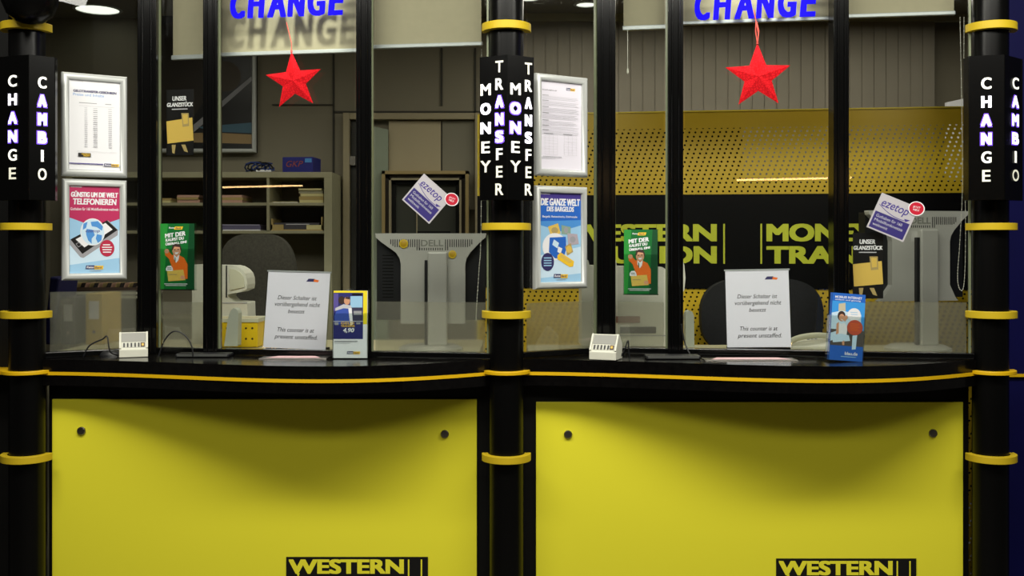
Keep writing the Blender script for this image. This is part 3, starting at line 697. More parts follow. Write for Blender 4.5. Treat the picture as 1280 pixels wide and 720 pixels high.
def lump(px, py, w_, lab):
    X, Yd = on_counter(px, py); g = MB(); g.lathe([(0, .02), (.5, .017), (.85, .01), (1, 0)], DARKPL, 24)
    for i, v in enumerate(g.v): g.v[i] = (v[0]*w_, v[1]*w_*.5, v[2])
    o = g.build('mouse'); o.location = (X, Yd+.02, CT+.0005); tag(o, lab, 'mouse')
lump(135, 445, .042, 'low black rounded mouse left of the left terminal'); lump(275, 443, .04, 'low black rounded mouse right of the left signature pad')

# leaflet dispensers
def d_change(p):
    p.rect(0, 0, 1, 1, mat('ink_yellow', (232, 214, 40), .4)); p.rect(.0, .03, .88, .72, mat('ink_photo_blue', (44, 46, 110), .4)); p.rect(0, .72, .88, 1, WHITE); p.rect(.88, .5, 1, 1, WHITE)
    p.rect(.5, .08, .86, .25, LBLUE); p.rect(.55, .04, .85, .07, PB); p.rect(.52, .25, .86, .45, mat('ink_slate', (60, 58, 84), .4)); p.rect(.6, .3, .84, .36, INKG)
    p.rect(0, .04, .14, .3, mat('ink_violet', (90, 80, 150), .4))
    p.poly([(.02, .38), (.14, .24), (.42, .24), (.5, .34), (.46, .5), (.05, .5)], mat('ink_dress', (60, 84, 170), .4)); p.poly([(.05, .26), (.3, .2), (.52, .22), (.54, .27), (.3, .26), (.05, .3)], INKL)
    p.poly([(.44, .26), (.54, .26), (.58, .5), (.5, .52)], WHITE)
    p.ell(.24, .14, .1, .06, HAIR); p.ell(.4, .15, .09, .06, SKIN); p.poly([(.33, .12), (.38, .09), (.48, .1), (.47, .13), (.38, .12)], HAIR)
    p.rect(0, .45, .88, .46, INKL)
    p.tx('GELD', .22, .465, .62, .5, OYEL, .02); p.tx('TRANSFER', .22, .51, .64, .54, OYEL, .02); p.tx('4,90', .28, .555, .62, .63, WHITE, .03, .2)
    p.rect(.03, .47, .15, .51, INKG); p.rect(.68, .47, .8, .5, INKG)
    p.rect(.03, .745, .72, .76, INKG); p.rect(.03, .775, .5, .782, INKL); p.logo(.4, .9, .4, .04)
def d_blau(p):
    SKY = mat('ink_sky', (60, 150, 226), .4); p.rect(0, 0, 1, 1, SKY); p.rect(0, 0, 1, .12, BLUE); p.tx('MOBILES INTERNET', .08, .04, .9, .075, WHITE, .02); p.tx('einfach und günstig', .08, .085, .86, .115, WHITE, .01)
    p.poly([(.2, .16), (.4, .14), (.42, .3), (.2, .3)], mat('ink_building', (196, 186, 160), .5)); p.poly([(0, .3), (.3, .26), (.9, .3), (.9, .6), (0, .6)], PALEB)
    p.rect(0, .54, 1, .78, mat('ink_ground', (80, 74, 70), .5)); p.poly([(0, .6), (.2, .56), (.2, .68), (0, .72)], PALEB)
    p.ell(.3, .34, .12, .075, HAIR); p.ell(.31, .365, .085, .055, SKIN); p.poly([(.36, .35), (.46, .32), (.5, .36), (.42, .42), (.36, .4)], SKIN); p.poly([(.27, .38), (.36, .4), (.33, .41)], WHITE)
    p.poly([(.22, .44), (.3, .46), (.4, .44), (.5, .5), (.48, .62), (.2, .62)], WHITE); p.poly([(.16, .46), (.23, .43), (.24, .6), (.16, .62)], SKIN)
    p.poly([(.05, .66), (.3, .6), (.55, .62), (.6, .7), (.35, .72), (.08, .74)], PALEB); p.poly([(.35, .72), (.42, .7), (.43, .77), (.37, .77)], SKIN)
    p.ell(.68, .31, .2, .1, WHITE); p.rect(.56, .27, .78, .28, LBLUE); p.rect(.58, .3, .78, .31, LBLUE)
    p.ell(.72, .5, .24, .115, BRICK); 
    for k in range(5): p.rect(.58, .44+k*.025, .86-.03*(k % 2), .448+k*.025, ORANGE)
    p.poly([(.66, .62), (.8, .61), (.78, .82), (.66, .83)], WHITE); p.rect(0, .78, 1, 1, BLUE); p.poly([(.66, .62), (.8, .61), (.78, .82), (.66, .83)], PALEB)
    p.tx('blau.de', .45, .865, .84, .915, WHITE, .02, .1); p.rect(.34, .935, .8, .945, LBLUE)
def dispenser(px, py, wpx, hpx, rz, lean, lab, draw, n):
    X, Yd = on_counter(px, py); sc = (Yd+D)/F; W, H = wpx*sc, hpx*sc
    r = thing('leaflet_dispenser', lab, 'leaflet holder', (X, Yd, CT+.001), rz)
    L_ = Matrix.Rotation(-lean, 4, 'X')
    g = MB(); g.M = L_; w_ = W/2+.003
    g.box(-w_, w_, -.001, 0, 0, H*.68, ACRYL); g.box(-w_, w_, .03, .031, 0, H*.9, ACRYL); g.box(-w_, -w_+.001, 0, .03, 0, H*.68, ACRYL); g.box(w_-.001, w_, 0, .03, 0, H*.68, ACRYL); g.box(-w_, w_, 0, .045, 0, .002, ACRYL)
    g.build('holder', r)
    for k in range(n):
        o = Matrix.Translation((-W/2, .003+.005*k, .003))
        if k == 0: p = Print(W, H); p.M = L_ @ o; draw(p)
        else: p = MB(); p.M = L_ @ o
        p.box(0, W, .0001, .003, 0, H, WHITE if draw is d_change else BLUE); p.build('leaflet', r)
dispenser(437.5, 449, 42, 84, 0, .03, 'leaflet holder with yellow edged leaflets showing an embracing couple', d_change, 4)
dispenser(1057.5, 452.5, 43, 84, math.radians(6), .05, 'leaflet holder with blue leaflets showing a seated woman', d_blau, 4)
bpy.data.objects['leaflet_dispenser.001'].rotation_euler.y = math.radians(4.5)

# unstaffed notices
for bi, (pane, pl, pr, pt, pb) in enumerate(((B1['p'][2], 329, 407, 339, 434), (B2['p'][2], 909, 989, 338.5, 436.5))):
    loc, rz, W, H = pane.place(pl, pr, pt, pb, -.05)
    zb = CT+.022
    r = thing('notice_stand', ('white notice that this counter is unstaffed, behind the left glass', 'white notice that this counter is unstaffed, behind the right glass')[bi], 'notice', (loc[0], loc[1], zb), rz, 'unstaffed counter notices', rx=0)
    Lm = Matrix.Rotation(math.radians(-7), 4, 'X') @ (Matrix.Rotation(math.radians(1.3), 4, 'Y') if bi == 0 else Matrix.Rotation(math.radians(-1.2), 4, 'Y'))
    H = loc[2]+H-zb
    p = Print(W, H); p.M = Lm
    p.rect(0, 0, 1, 1, mat('notice_paper', (214, 214, 226), .5)); p.poly([(.63, .11), (.66, .08), (.76, .08), (.74, .12), (.62, .12)], NAVY); p.poly([(.75, .085), (.83, .1), (.81, .125), (.74, .12)], ORANGE)
    for wd, u0, u1, v0, v1 in (('Dieser Schalter ist', .18, .81, .31, .365), ('vorübergehend nicht', .14, .87, .395, .468), ('besetzt', .36, .63, .49, .54), ('This counter is at', .21, .8, .73, .785), ('present unstaffed.', .17, .86, .82, .893)):
        p.tx(wd, u0, v0, u1, v1, INK, .006, .25)
    p.build('notice_sheet', r)
    g = MB(); g.M = Lm; g.box(-.004, W+.004, .001, .003, -.001, H+.006, ACRYL); g.box(-.004, W+.004, -.002, .004, H, H+.005, ALUD); g.build('backing', r)
    g = MB(); g.box(0, W, .02, .045, -.0205, 0, BLACKM); g.build('foot', r)

# ================================================================= BOOTH FURNITURE
DZ = 1.115
def desk(x0, x1, y0, y1, lab):
    r = thing('booth_desk', lab, 'desk', ((x0+x1)/2, (y0+y1)/2, 0)); w_, d_ = (x1-x0)/2, (y1-y0)/2
    g = MB(); g.box(-w_, w_, -d_, d_, DZ-.03, DZ, mat('desk_top_cream', (190, 184, 150), .5)); g.build('desk_top', r, .003)
    for s_ in (-1, 1):
        g = MB(); g.box(s_*w_-.015-.016*s_, s_*w_+.015-.016*s_, -d_+.02, d_-.02, 0, DZ-.03, WOODG); g.build('side_panel', r)
    g = MB(); g.box(-w_+.03, w_-.03, -d_+.02, -d_+.035, .3, DZ-.03, WOODG); g.build('modesty_panel', r)
desk(-1.7, -.12, .27, .85, 'cream desk behind the left counter glass'); desk(.06, 1.6, .27, .62, 'cream desk behind the right counter glass')

# perforated partition
Yl, Yr = 1.22, .93
pw = Pane(597, Yl, 1245, Yr)
r = thing('perforated_partition', 'yellow perforated partition with black band of large yellow lettering', 'partition', (pw.a.x, pw.a.y, 0), pw.rz)
zt = PZ(143, Yl)
off0 = zt-.078-1.0
b = MB(); b.box(0, pw.L, 0, .0015, -off0, zt-off0, PERF); b.box(0, pw.L, -.004, .012, zt-off0-.006, zt-off0, mat('partition_rim', (225, 200, 60), .35)); b.box(0, .006, -.004, .012, -off0, zt-off0, MATS['partition_rim'])
b.build('perforated_sheet', r, mtx=Matrix.Translation((0, 0, off0)))
zb1, zb0 = PZ(245, Yl)+.0, PZ(361, 1.05)
b = MB(); b.box(.0, pw.L, -.008, -.002, zb0, zb1, BAND); lb = b.build('logo_band', r)
def pt_(px): return pw.t(px, .01)
b = MB(); g = b
zA, zB, zC, zD = PZ(280, 1.1), PZ(302, 1.1), PZ(307.5, 1.1), PZ(329.5, 1.1)
for word, a, e, q0, q1 in (('WESTERN', 712, 896, zB, zA), ('UNION', 765, 896, zD, zC), ('MONEY', 958, 1092, zB, zA), ('TRANSFER', 958, 1165, zD, zC)):
    g = MB(); g.fat(word, pt_(a), pt_(e), q0, q1, -.0095, YLET, .08, .04); g.build('lettering', lb)
g = MB()
for px in (904, 950.5): g.box(pt_(px), pt_(px+2.2), -.0095, -.009, zD, zA, YLET)
g.build('dividing_lines', lb)
g = MB(); g.box(.01, pw.t(929), .03, .04, .4, zt-.055, BLACKM); g.box(pw.t(929), pw.L-.06, .03, .04, .4, PZ(227, 1.05), BLACKM); g.build('hole_dark_sheet', r)  # unseen black sheet added behind the partition to make its holes dark
# vertical blind far behind on the right
Yv = 1.9
vb = thing('vertical_blind', 'grey vertical slat blind hanging behind the yellow partition', 'vertical blind', (PX(650, Yv), Yv, 0)); x0 = vb.location.x
g = MB(); g.box(-.02, PX(1210, Yv)-x0, -.02, .02, 2.68, 2.719, MATS['slat_grey'] if 'slat_grey' in MATS else WOODG); g.build('head_rail', vb)
k = 0; px = 652; SL = noisy(mat('slat_grey', (132, 126, 112), .8), 5, .06)
while px < 1165:
    g = MB(); X = PX(px, Yv)-x0; g.add([(X, 0, .9), (X+.0638, .006, .9), (X+.0638, .006, 2.68), (X, 0, 2.68), (X, .002, .9), (X+.0638, .008, .9), (X+.0638, .008, 2.68), (X, .002, 2.68)], [(0, 1, 2, 3), (5, 4, 7, 6), (1, 5, 6, 2), (4, 0, 3, 7)], SL); g.build('slat', vb)
    px += 15.2
# white lit board and box glimpsed behind the partition at the right
o = MB(); Yb = 1.75; o.prism([(PX(1183, Yb), PZ(128, Yb)), (PX(1214, Yb), PZ(121, Yb)), (PX(1240, Yb), PZ(115, Yb)), (PX(1240, Yb), 0), (PX(1183, Yb), 0)], Yb, Yb+.02, WHITE)
q = o.build('display_board'); tag(q, 'white board rising just above the right end of the yellow partition', 'board')

# shelf unit
Ys = 1.68
sx0, sx1 = PX(82, Ys), PX(415, Ys); r = thing('shelf_unit', 'grey pigeonhole shelf unit against the back wall', 'shelf unit', ((sx0+sx1)/2, Ys, 0)); cx = r.location.x
z_ = lambda py: PZ(py, Ys)
def sh(name, a, e, y0, y1, z0, z1, m=WOODG):
    g = MB(); g.box(a-cx, e-cx, y0, y1, z0, z1, m); return g.build(name, r, .0015)
sh('top_board', sx0, sx1, 0, .3, z_(222), z_(215))
for s_, a, e in ((0, sx0, sx0+.03), (1, PX(405, Ys), sx1)): sh('side_panel', a, e, 0, .3, 0, z_(222))
for pz in (255, 290, 400): sh('shelf', sx0+.03, PX(405, Ys), .01, .3, z_(pz+2), z_(pz-1.8))
for px in (175, 255, 334.5): sh('divider', PX(px-1.7, Ys), PX(px+1.7, Ys), .005, .3, z_(288.2), z_(222))
sh('back_panel', sx0+.03, PX(405, Ys), .29, .3, z_(292), z_(222), mat('shelf_back_dark', (112, 108, 92), .8))
sh('lower_cabinet', sx0+.03, PX(405, Ys), .02, .28, .05, z_(402.5), WOODG)
def pile(a, e, pb, hs, mats_, lab, name='paper_stack', Yd=Ys+.03, dy=.2, cat='papers', rz=0, grp=None):
    z0 = z_(pb)+.0005; X0, X1 = PX(a, Yd), PX(e, Yd); r2 = thing(name, lab, cat, ((X0+X1)/2, Yd, z0), rz, grp); w_ = (X1-X0)/2; zz = 0
    for i, h in enumerate(hs):
        s_ = random.uniform(-.006, .006); g = MB(); g.box(-w_+abs(s_)+s_, w_-abs(s_)+s_, random.uniform(0, .01), dy, zz, zz+h-.0006, mats_[i % len(mats_)]); g.build('paper', r2); zz += h
pile(198, 213, 253.3, [.012, .012], [PAPY, CARD], 'small pale yellow paper stack on the upper shelf beside the mullion')
pile(221, 250, 253.3, [.016, .012, .012], [PINKP, CARD, PINKP], 'pinkish paper stack on the upper shelf seen in the narrow pane')
pile(272, 303, 253.3, [.014, .014, .012], [PINKP, CARD, PINKP], 'pinkish paper stack on the upper shelf right of the mullion')
pile(373, 404, 253.3, [.015, .018, .014, .016, .01], [PAPY, CARD, PAPY, WOODG, PAPY], 'tallest stack of folders at the right end of the upper shelf')
pile(340, 372, 253.3, [.004, .003], [WHITE, PAPY], 'thin layer of papers on the upper shelf beside the folder stack')
pile(277, 325, 288.3, [.006, .02, .006], [WHITE, mat('magazine_violet', (96, 92, 120), .4), mat('magazine_lilac', (150, 146, 170), .4)], 'violet magazines lying on the second shelf')
# open tray box on the second shelf
a, e = PX(339, Ys+.02), PX(403, Ys+.02)
r2 = thing('letter_tray', 'tan open letter tray at the right end of the second shelf', 'letter tray', ((a+e)/2, Ys+.02, z_(288.3)+.0005)); w_ = (e-a)/2
g = MB(); g.box(-w_, w_, 0, .22, 0, .006, CARD); g.box(-w_, -w_+.06, 0, .012, .006, .03, CARD); g.box(w_-.08, w_, 0, .012, .006, .028, PAPY); g.box(-w_, -w_+.006, 0, .22, .006, .06, CARD); g.box(w_-.006, w_, 0, .22, .006, .07, CARD); g.build('tray', r2)
g = MB(); g.box(-w_+.01, w_-.02, .02, .21, .0065, .04, mat('tray_contents', (60, 58, 66), .6)); g.box(-w_+.07, w_-.07, .018, .02, .03, .034, INKL); g.build('contents', r2)
# blue box
a, e = PX(353, Ys+.05), PX(392, Ys+.05); z0 = z_(215)+.001
r2 = thing('storage_box', 'blue box with red marks standing on top of the shelf unit', 'box', ((a+e)/2, Ys+.04, z0), math.radians(-6)); w_ = (e-a)/2
g = MB(); g.box(-w_, w_, 0, .14, 0, .078, BOXB); g.build('box_body', r2, .002)
g = MB(); g.text('GKP', -w_+.02, w_-.05, .028, .058, -.002, mat('mark_red', (150, 70, 60), .6), .0, .3); g.box(w_-.04, w_-.006, -.0015, -.0005, .05, .07, MBLUE); g.build('printed_marks', r2)
# ribbon bundle
g = MB(); random.seed(3)
for k in range(9):
    a0 = random.uniform(0, 2*PI); R = random.uniform(.015, .04); cxx = random.uniform(-.06, .05)
    g.tube([(cxx+R*math.cos(a0+t*.6)*(1.4), .03+.03*math.sin(t*.8+k), .006+abs(.02+R*math.sin(a0+t*.6))*.8) for t in range(9)], .004, BAGB if k % 3 else DARKPL, 6)
g.box(-.02, .055, .0, .03, .002, .012, WHITE)
o = g.build('ribbon_bundle'); o.location = (PX(325, Ys+.03), Ys+.03, z0+.001); tag(o, 'tangled blue ribbon bundle lying on top of the shelf unit', 'ribbon')
# framed picture on back wall
Y = 1.94; a, e = PX(185, Y), PX(320, Y); zt, zb = PZ(-8, Y), PZ(191, Y)
r = thing('framed_picture', 'large dark framed picture on the wall above the shelf unit', 'picture', (a, Y, zb)); W, H = e-a, zt-zb
snap_frame(W, H, .022).build('frame', r, ang=50)
p = Print(W-.03, H-.03); p.M = Matrix.Translation((.015, .004, .015)); p.rect(0, 0, 1, 1, PB)
p.poly([(.0, .2), (.6, .1), (.7, .5), (.4, .8), (0, .9)], mat('picture_brown', (44, 36, 26), .5)); p.ell(.72, .52, .16, .1, mat('picture_tan', (64, 54, 38), .5))
p.poly([(.3, .9), (.98, .52), (1, .54), (.34, .93)], INKG); p.poly([(.45, .85), (1, .82), (1, .89), (.6, .88)], mat('reflected_blue', (60, 96, 116), .5)); p.poly([(.4, .89), (.6, .885), (1, .9), (1, .96), (.4, .95)], mat('reflected_sand', (150, 124, 82), .5))  # blue and sand stripes: a reflection in the glass, painted into the picture
p.build('picture_sheet', r)
g = MB(); g.box(.004, W-.004, .006, .05, .004, H-.004, BLACKM); g.build('backing', r)

# yellow basket
Yb = .5; a, e = PX(262, Yb), PX(322, Yb); W = e-a; H = PZ(398, Yb)-DZ
r = thing('storage_basket', 'yellow plastic basket with round holes on the left booth desk', 'basket', ((a+e)/2, Yb, DZ+.0005))
g = MB(); w_ = W/2
for (x0, x1, y0, y1) in ((-w_, w_, 0, .004), (-w_, w_, .136, .14), (-w_, -w_+.004, .004, .136), (w_-.004, w_, .004, .136)): g.box(x0, x1, y0, y1, 0, H-.012, BASKY)
g.box(-w_, w_, 0, .14, 0, .004, BASKY); g.build('basket_body', r, .001)
g = MB()
for row in range(2):
    for k in range(7): g.lathe([(.0042, 0), (.0042, -.0006), (0, -.0007)], DARKPL, 14, (-w_+.018+k*.0245, -.0001, H*(.3+.36*row)), 'y')
g.build('holes', r)
g = MB(); 
for (x0, x1, y0, y1) in ((-w_-.004, w_+.004, -.005, .004), (-w_-.004, w_+.004, .136, .145), (-w_-.004, -w_+.004, .004, .136), (w_-.004, w_+.004, .004, .136)): g.box(x0, x1, y0, y1, H-.016, H, CREAM)
g.build('rim', r, .002)
# white machine (left)
Ym = .66
def mach(pts, dy, name, lab, Yq, z0=DZ, groove=None):
    X = sum(PX(p[0], Yq) for p in pts)/len(pts); r = thing(name, lab, 'office machine', (X, Yq, z0+.0005))
    g = MB(); g.prism([(PX(p, Yq)-X, max(0, PZ(q, Yq)-z0)) for p, q in pts], 0, dy, WHITEPL); g.build('body', r, .004, seg=3); return r, X
cur = [(290, 332), (296, 333.5), (302, 337), (306.5, 342), (308.5, 348), (309, 356), (308, 362)]
r, X = mach([(240, 331)]+cur+[(300, 365.5), (290, 367), (285, 368), (284.5, 372), (290, 377), (309, 378.5), (309.5, 396), (309.5, 430), (240, 430)], .13, 'note_counter', 'white rounded office machine behind the yellow basket', Ym)
g = MB(); g.prism([(PX(p, Ym)-X, PZ(q, Ym)-DZ) for p, q in ((287, 336), (294, 337), (301, 341), (305, 347), (306, 359), (288, 363))], -.006, .001, CREAM); g.build('side_cover', r, .003)
g = MB(); g.box(PX(282.5, Ym)-X, PX(284, Ym)-X, -.003, .001, PZ(372, Ym)-DZ, PZ(332, Ym)-DZ, DARKPL); g.box(PX(278, Ym)-X, PX(309, Ym)-X, -.002, .001, PZ(379.5, Ym)-DZ, PZ(378.5, Ym)-DZ, INKG); g.build('groove', r)
# white tapered stands
for lab, pts, Yq in (('white tapered plastic stand in front of the yellow basket', [(280, 433), (285, 398), (288.5, 388), (292, 385), (296, 387), (298, 392), (297, 433)], .36),
                     ('white upright plastic stand beside the mullion at the right counter', [(857.5, 434), (857, 395), (858.5, 390), (862, 388), (865.5, 390), (867.5, 395), (868, 434)], .36)):
    X = PX(pts[0][0], Yq); r = thing('plastic_stand', lab, 'stand', (X, Yq, DZ+.0005))
    g = MB(); g.prism([(PX(p, Yq)-X, max(0, PZ(q, Yq)-DZ)) for p, q in pts], 0, .05, mat('pale_grey_plastic', (186, 192, 178), .4)); g.build('upright', r, .006, seg=3)
    g = MB(); g.box(-.01, .06, -.01, .07, 0, .006, DARKPL); g.build('foot', r, .002)
# pinkish papers beside the machine
g = MB(); r = thing('paper_pile', 'pinkish pile of printed papers beside the white machine', 'papers', (PX(341, .68), .68, DZ+.0005), math.radians(4)); zz = 0
for i in range(8):
    g = MB(); s_ = random.uniform(-.006, .006); g.box(-.06+s_, .07+s_, -.02, .12, zz, zz+.0115, (PINKP, WHITE, mat('lilac_paper', (176, 160, 166), .7))[i % 3]); g.build('paper', r); zz += .012

# monitors
def monitor(cxp, Yq, top_py, lab, rz, side):
    X = PX(cxp, Yq); zt = PZ(top_py, Yq); r = thing('computer_monitor', lab, 'monitor', (X, Yq, DZ+.0005), rz, 'monitors seen from behind')
    h = zt-DZ; s_ = (Yq+D)/F; T = h
    u = lambda p: (p-539)*s_; v = lambda q: T-(q-292)*s_
    g = MB(); g.prism([(u(471), v(294)), (u(607), v(294)), (u(607), v(400)), (u(471), v(400))], .0, .045, DARKPL)
    for k in range(14): g.box(u(478), u(492), -.0015, 0, v(320+k*4), v(318.6+k*4), BLACKM)
    g.build('shell', r, .004)
    g = MB(); pts = [(470, 292), (608, 292), (607, 297), (600, 303), (588, 316), (583.5, 323), (582, 330)]+([(582, 384), (590, 400), (594, 404), (484, 404), (490, 400), (502, 384)] if side else [(582, 404), (502, 404)])+[(502, 330), (500.5, 323), (496, 316), (478, 303), (471, 297)]
    g.prism([(u(a), v(b_)) for a, b_ in pts], -.03, .001, SILVER); cv = g.build('rear_cover', r, .005, seg=3)
    g = MB()
    for k in range(38):
        p_ = 489+k*2.72
        d0 = 299+max(0, (7-k))*0+ (0)
        lo = 309 if (p_ < 519 or p_ > 560) else 313
        if 526 < p_ < 555: continue
        lo = min(lo, 300+(p_-483)*.9, 300+(596-p_)*.9)
        g.box(u(p_), u(p_+1.1), -.0305, -.03, v(lo), v(299.5), DARKPL)
    for k in range(11): g.box(u(525+k*2.8), u(526.1+k*2.8), -.0305, -.03, v(313), v(310), DARKPL)
    g.build('vents', cv)
    g = MB(); g.text('DELL', u(527), u(555), v(308), v(300), -.0302, mat('emboss_grey', (126, 128, 120), .4), .02, 0, ext=.001); g.build('maker_mark', cv)
    g = MB(); g.box(u(536), u(560), -.06, -.03, .02, v(315), SILVER); g.build('stand_arm', r, .006, seg=3)
    g = MB(); g.box(u(532), u(536), -.05, -.031, .02, v(325), DARKPL); g.build('arm_shadow_strip', r, .002)  # dark strip standing in for the shadow left of the stand arm
    g = MB(); g.lathe([(.12, 0), (.12, .01), (.1, .02), (.0, .022)], SILVER, 40, (0, -.02, 0)); o_ = g.build('base', r)
    if side:
        g = MB(); g.box(u(528), u(553), -.0312, -.0302, v(330), v(317), mat('label_sticker', (190, 190, 184), .5)); g.build('rating_label', r)
    return r
monitor(539, .42, 292, 'silver backed monitor seen from behind at the left counter', 0, False)
monitor(1143, .42, 264, 'silver backed monitor seen from behind at the right counter', math.radians(12), True)
for lab, px, py, R in (('round yellow sticker at the upper left of the left monitor', 504.5, 304.6, 5.6), ('round yellow sticker beside the stand arm of the left monitor', 565.5, 318, 5)):
    Yq = .385; g = MB(); rr = R/F*(Yq+D); g.lathe([(rr, 0), (rr, -.002), (0, -.0021)], mat('coin_yellow', (216, 186, 40), .4), 24, (0, 0, 0), 'y'); g.lathe([(rr*.75, -.0022), (rr*.7, -.0026), (0, -.0027)], mat('coin_yellow_dark', (186, 150, 30), .4), 24, (0, 0, 0), 'y')
    o = g.build('round_sticker'); o.location = (PX(px, Yq), Yq+.003, PZ(py, Yq)); tag(o, lab, 'sticker', 'round yellow stickers')
# bead chains
def chain(pts, Yq, lab):
    P = bez([(PX(a, Yq), 0, PZ(b_, Yq)) for a, b_ in pts], 10); o = P[0].copy(); o.y = 0
    g = MB(); g.tube([q-o for q in P], .0008, WHITEPL, 5)
    L_ = 0; last = P[0]
    for q in P:
        if (q-last).length > .006 or q is P[0]:
            g.lathe([(0, -.0022), (.0016, -.0014), (.0022, 0), (.0016, .0014), (0, .0022)], WHITEPL, 6, tuple(q-o)); last = q
    ob = g.build('bead_chain'); ob.location = (o.x, Yq, o.z); tag(ob, lab, 'blind chain', 'blind bead chains')
chain([(602, 62), (602, 180), (601, 300), (599, 335), (596, 380), (595, 400)], .12, 'white bead chain hanging in front of the left monitor')
chain([(1200, 22), (1202, 120), (1203, 230), (1200, 300), (1197, 345), (1200, 362), (1205, 355), (1207, 300), (1206, 200), (1205, 100), (1205, 22)], .12, 'white bead chain loop hanging in front of the right monitor')

# right booth: large white machine, telephone
Ym = .44
r, X = mach([(727, 331), (729, 325), (735, 325), (737, 332), (763, 333), (764, 326), (770, 325), (771, 333), (828, 334), (834, 338), (836, 344), (836, 433), (727, 433)], .16, 'document_printer', 'large white office printer behind the right counter glass', Ym)
g = MB(); g.box(PX(740, Ym)-X, PX(832, Ym)-X, -.002, .001, .05, .053, INKG); g.box(PX(775, Ym)-X, PX(820, Ym)-X, -.004, .001, .06, .085, DARKPL); g.box(PX(770, Ym)-X, PX(800, Ym)-X, -.004, .001, .1, .125, mat('panel_rust', (130, 90, 76), .5)); g.build('front_detail', r)
Yq = .5; pts = [(843, 433), (843, 330), (847, 320), (852, 320), (855.5, 332), (857, 348), (855.5, 362), (851, 372), (850, 433)]
X = PX(848, Yq); r = thing('desk_speaker', 'white curved edge of a device beside the mullion at the right counter', 'device', (X, Yq, DZ+.0005)); g = MB(); g.prism([(PX(a, Yq)-X, max(0, PZ(b_, Yq)-DZ)) for a, b_ in pts], 0, .06, WHITEPL); g.build('body', r, .004)
Yq = .40; X = PX(1012, Yq); r = thing('telephone', 'cream desk telephone beside the notice at the right counter', 'telephone', (X, Yq, DZ+.0005), math.radians(-10))
g = MB(); g.M = Matrix.Translation((0, 0, 0)); g.add([(-.08, 0, 0), (.1, 0, 0), (.1, .15, 0), (-.08, .15, 0), (-.08, 0, .012), (.1, 0, .02), (.1, .15, .05), (-.08, .15, .03)], [(3, 2, 1, 0), (4, 5, 6, 7), (0, 1, 5, 4), (1, 2, 6, 5), (2, 3, 7, 6), (3, 0, 4, 7)], WHITEPL); g.build('phone_body', r, .004)
g = MB(); g.tube(bez([(-.07, .02, .03), (-.03, .03, .045), (.03, .05, .052), (.08, .07, .048)], 6), .011, CREAM, 12); g.build('handset', r)
g = MB()
for i in range(3):
    for j in range(4): g.box(.0+.014*i, .01+.014*i, .085+.012*j, .093+.012*j, .0305+.0026*j, .036+.0026*j, INKG)
g.build('keys', r)

# office chairs
def office_chair(cxp, Yq, top_py, wpx, seatz, fab, lab):
    X = PX(cxp, Yq); s_ = (Yq+D)/F; W = wpx*s_/2; zt = PZ(top_py, Yq); r = thing('office_chair', lab, 'office chair', (X, Yq, 0), 0)
    zb = seatz+.06; H = zt-zb; n = 40; pts = []
    for k in range(n):
        a = 2*PI*k/n; c_, s2 = math.cos(a), math.sin(a); e_ = .62
        pts.append((W*math.copysign(abs(c_)**e_, c_), (zb+zt)/2+H/2*math.copysign(abs(s2)**.75, s2)))
    g = MB(); g.prism(pts, -.03, .03, fab, True); g.build('backrest', r, .02, seg=4)
    g = MB(); sp_ = [(W*.92*math.copysign(abs(math.cos(2*PI*k/n))**.6, math.cos(2*PI*k/n)), -.25+.22*math.copysign(abs(math.sin(2*PI*k/n))**.6, math.sin(2*PI*k/n))) for k in range(n)]
    g.slab(sp_, seatz-.05, seatz+.02, fab, True); g.build('seat', r, .02, seg=3)
    g = MB(); g.tube([(0, .035, zb+.1), (0, .045, seatz), (0, .0, seatz-.06), (0, -.25, seatz-.065)], .018, DARKPL, 10); g.build('back_bracket', r)
    g = MB(); g.lathe([(.03, .08), (.03, .4), (.02, .4), (.02, seatz-.05)], DARKPL, 20, (0, -.25, 0)); g.build('gas_lift', r)
    for k in range(5):
        a = 2*PI*k/5+.3; g = MB(); ex, ey = .26*math.cos(a), .26*math.sin(a); g.tube([(0, -.25, .1), (ex*.6, -.25+ey*.6, .085), (ex, -.25+ey, .065)], .017, DARKPL, 8); lg = g.build('base_arm', r)
        g = MB(); g.lathe([(.028, -.012), (.03, 0), (.028, .012)], DARKPL, 16, (ex, -.25+ey, .03), 'x'); g.build('caster', lg)
office_chair(322, 1.32, 292, 98, 1.0, FABRICG, 'grey office chair with rounded back before the shelf unit')
office_chair(951, .93, 347, 152, .98, FABRIC, 'black office chair with broad rounded back behind the right notice')

# low side shelf with card tray at far left
Y = 1.0; a, e = PX(75, Y), PX(182, Y)
r = thing('side_table', 'narrow side table with pale edges seen below the smartphone poster', 'side table', ((a+e)/2, Y+.1, 0)); w_ = (e-a)/2
g = MB(); g.box(-w_, w_, -.1, .12, PZ(368, Y), PZ(365.5, Y), mat('pale_edge', (200, 196, 176), .5)); g.build('table_top', r)
g = MB(); g.box(-w_+.05, w_-.01, -.09, .1, PZ(373, Y), PZ(370, Y), MATS['pale_edge']); g.box(-w_+.05, w_-.01, -.08, .1, PZ(370, Y), PZ(368.2, Y), DARKPL); g.build('drawer', r)
for s_ in (-1, 1): g = MB(); g.box(s_*(w_-.015)-.012, s_*(w_-.015)+.012, -.08, .1, 0, PZ(373, Y), WOODG); g.build('leg', r)
g = MB(); g.box(-w_+.04, w_-.04, .08, .09, .3, PZ(373, Y), BEIGED); g.build('back_board', r)
zt = PZ(365.5, Y)+.0005
r = thing('card_tray', 'brown card tray with upright dividers on the side table', 'card tray', ((a+e)/2, Y+.03, zt))
g = MB(); g.box(-w_+.03, w_-.005, 0, .12, 0, .006, DARKPL); g.box(-w_+.03, w_-.005, 0, .004, 0, .02, mat('tray_brown', (70, 54, 44), .5)); g.build('tray', r)
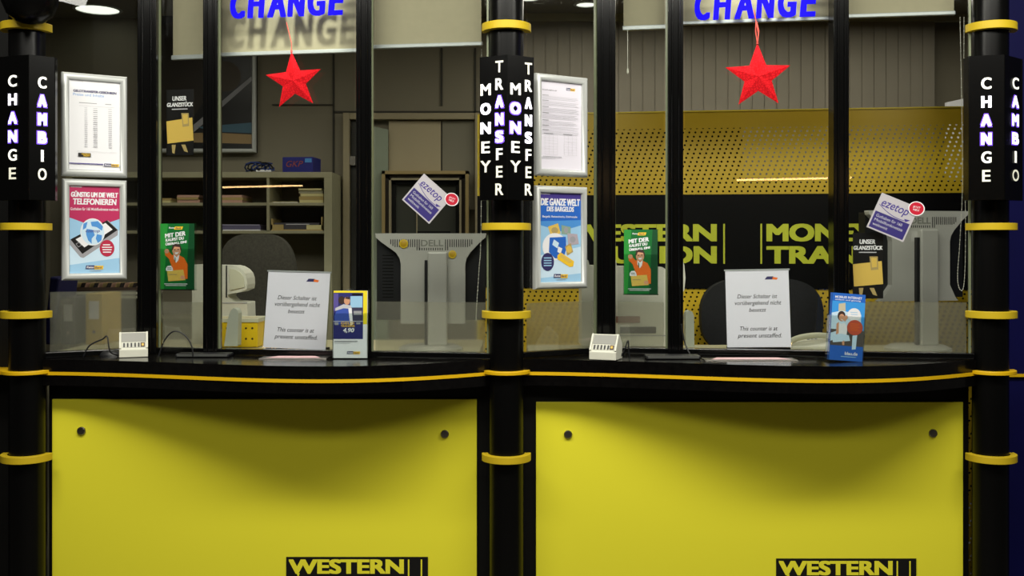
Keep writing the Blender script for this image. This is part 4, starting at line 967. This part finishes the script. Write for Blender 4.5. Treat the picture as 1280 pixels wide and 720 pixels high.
for k in range(16):
    g = MB(); X = -w_+.045+k*.019; g.M = Matrix.Translation((X, 0, 0)) @ Matrix.Rotation(.35, 4, 'Y'); g.box(0, .003, .01, .11, .006, .042, (CARD, DARKPL, PINKP)[k % 3]); g.build('card', r)
# binders behind the frosted strip (left)
def binder(px0, px1, py0, Yq, m, lab, z0=DZ, rzz=0):
    a, e = PX(px0, Yq), PX(px1, Yq); zt = PZ(py0, Yq)-z0; r = thing('ring_binder', lab, 'binder', ((a+e)/2, Yq, z0+.0005), rzz); w_ = (e-a)/2
    g = MB(); g.box(-w_, w_, 0, .2, 0, zt, m); g.build('cover', r, .003)
    g = MB(); g.box(-w_*.6, w_*.6, -.001, 0, zt*.5, zt*.85, WHITE); g.build('spine_label', r)
    g = MB(); g.lathe([(.006, -.001), (.006, 0)], STEEL, 12, (0, -.001, zt*.25), 'y'); g.build('finger_ring', r)
binder(107, 128, 367, .62, mat('binder_tan', (200, 172, 88), .5), 'tan ring binder behind the frosted strip of the left counter')
binder(76, 94, 372, .62, mat('binder_grey', (96, 96, 104), .5), 'dark grey ring binder left of the tan binder')
o = MB(); o.M = Matrix.Rotation(.1, 4, 'Y'); o.box(-.02, .02, 0, .18, 0, .27, mat('folder_navy', (24, 26, 80), .5)); q = o.build('folder', None, .008); q.location = (PX(60, .6), .6, DZ+.002); tag(q, 'navy folder standing at the far left behind the glass', 'folder')

# downlights
def downlight(px, Yd, lab, R=.12):
    r = thing('downlight', lab, 'ceiling light', (PX(px, Yd), Yd, 2.72), 0, 'round ceiling downlights')
    g = MB(); g.lathe([(R+.015, 0), (R+.015, -.004), (R, -.006), (R, 0)], ALU, 32); g.build('trim_ring', r)
    g = MB(); g.lathe([(R, -.002), (0, -.003)], LAMP, 32); g.build('diffuser', r)
downlight(122, 1.79, 'round ceiling downlight above the upper left poster frame', .105)
downlight(733, 1.68, 'round ceiling downlight above the printed form frame', .05)
downlight(661, 1.55, 'round ceiling downlight just right of the middle column', .05)

# warm strip lamps on the far side of the concourse: seen only as thin reflections in the glass
for i, (x0, x1) in enumerate(((-6.2, -4.27), (.15, 1.28), (2.11, 3.2))):
    r = thing('strip_lamp', ('longest warm strip lamp on the concourse wall opposite the left counter', 'warm strip lamp on the concourse wall opposite the right counter', 'rightmost warm strip lamp on the concourse wall')[i], 'lamp', ((x0+x1)/2, -6.15, 2.14), 0, 'warm strip lamps'); w_ = (x1-x0)/2
    g = MB(); g.lathe([(.009, -w_), (.009, w_)], WARM, 12, (0, .03, 0), 'x'); g.build('tube', r)
    g = MB(); g.box(-w_, w_, -.05, .02, -.01, .01, BLACKM); g.build('rail', r)
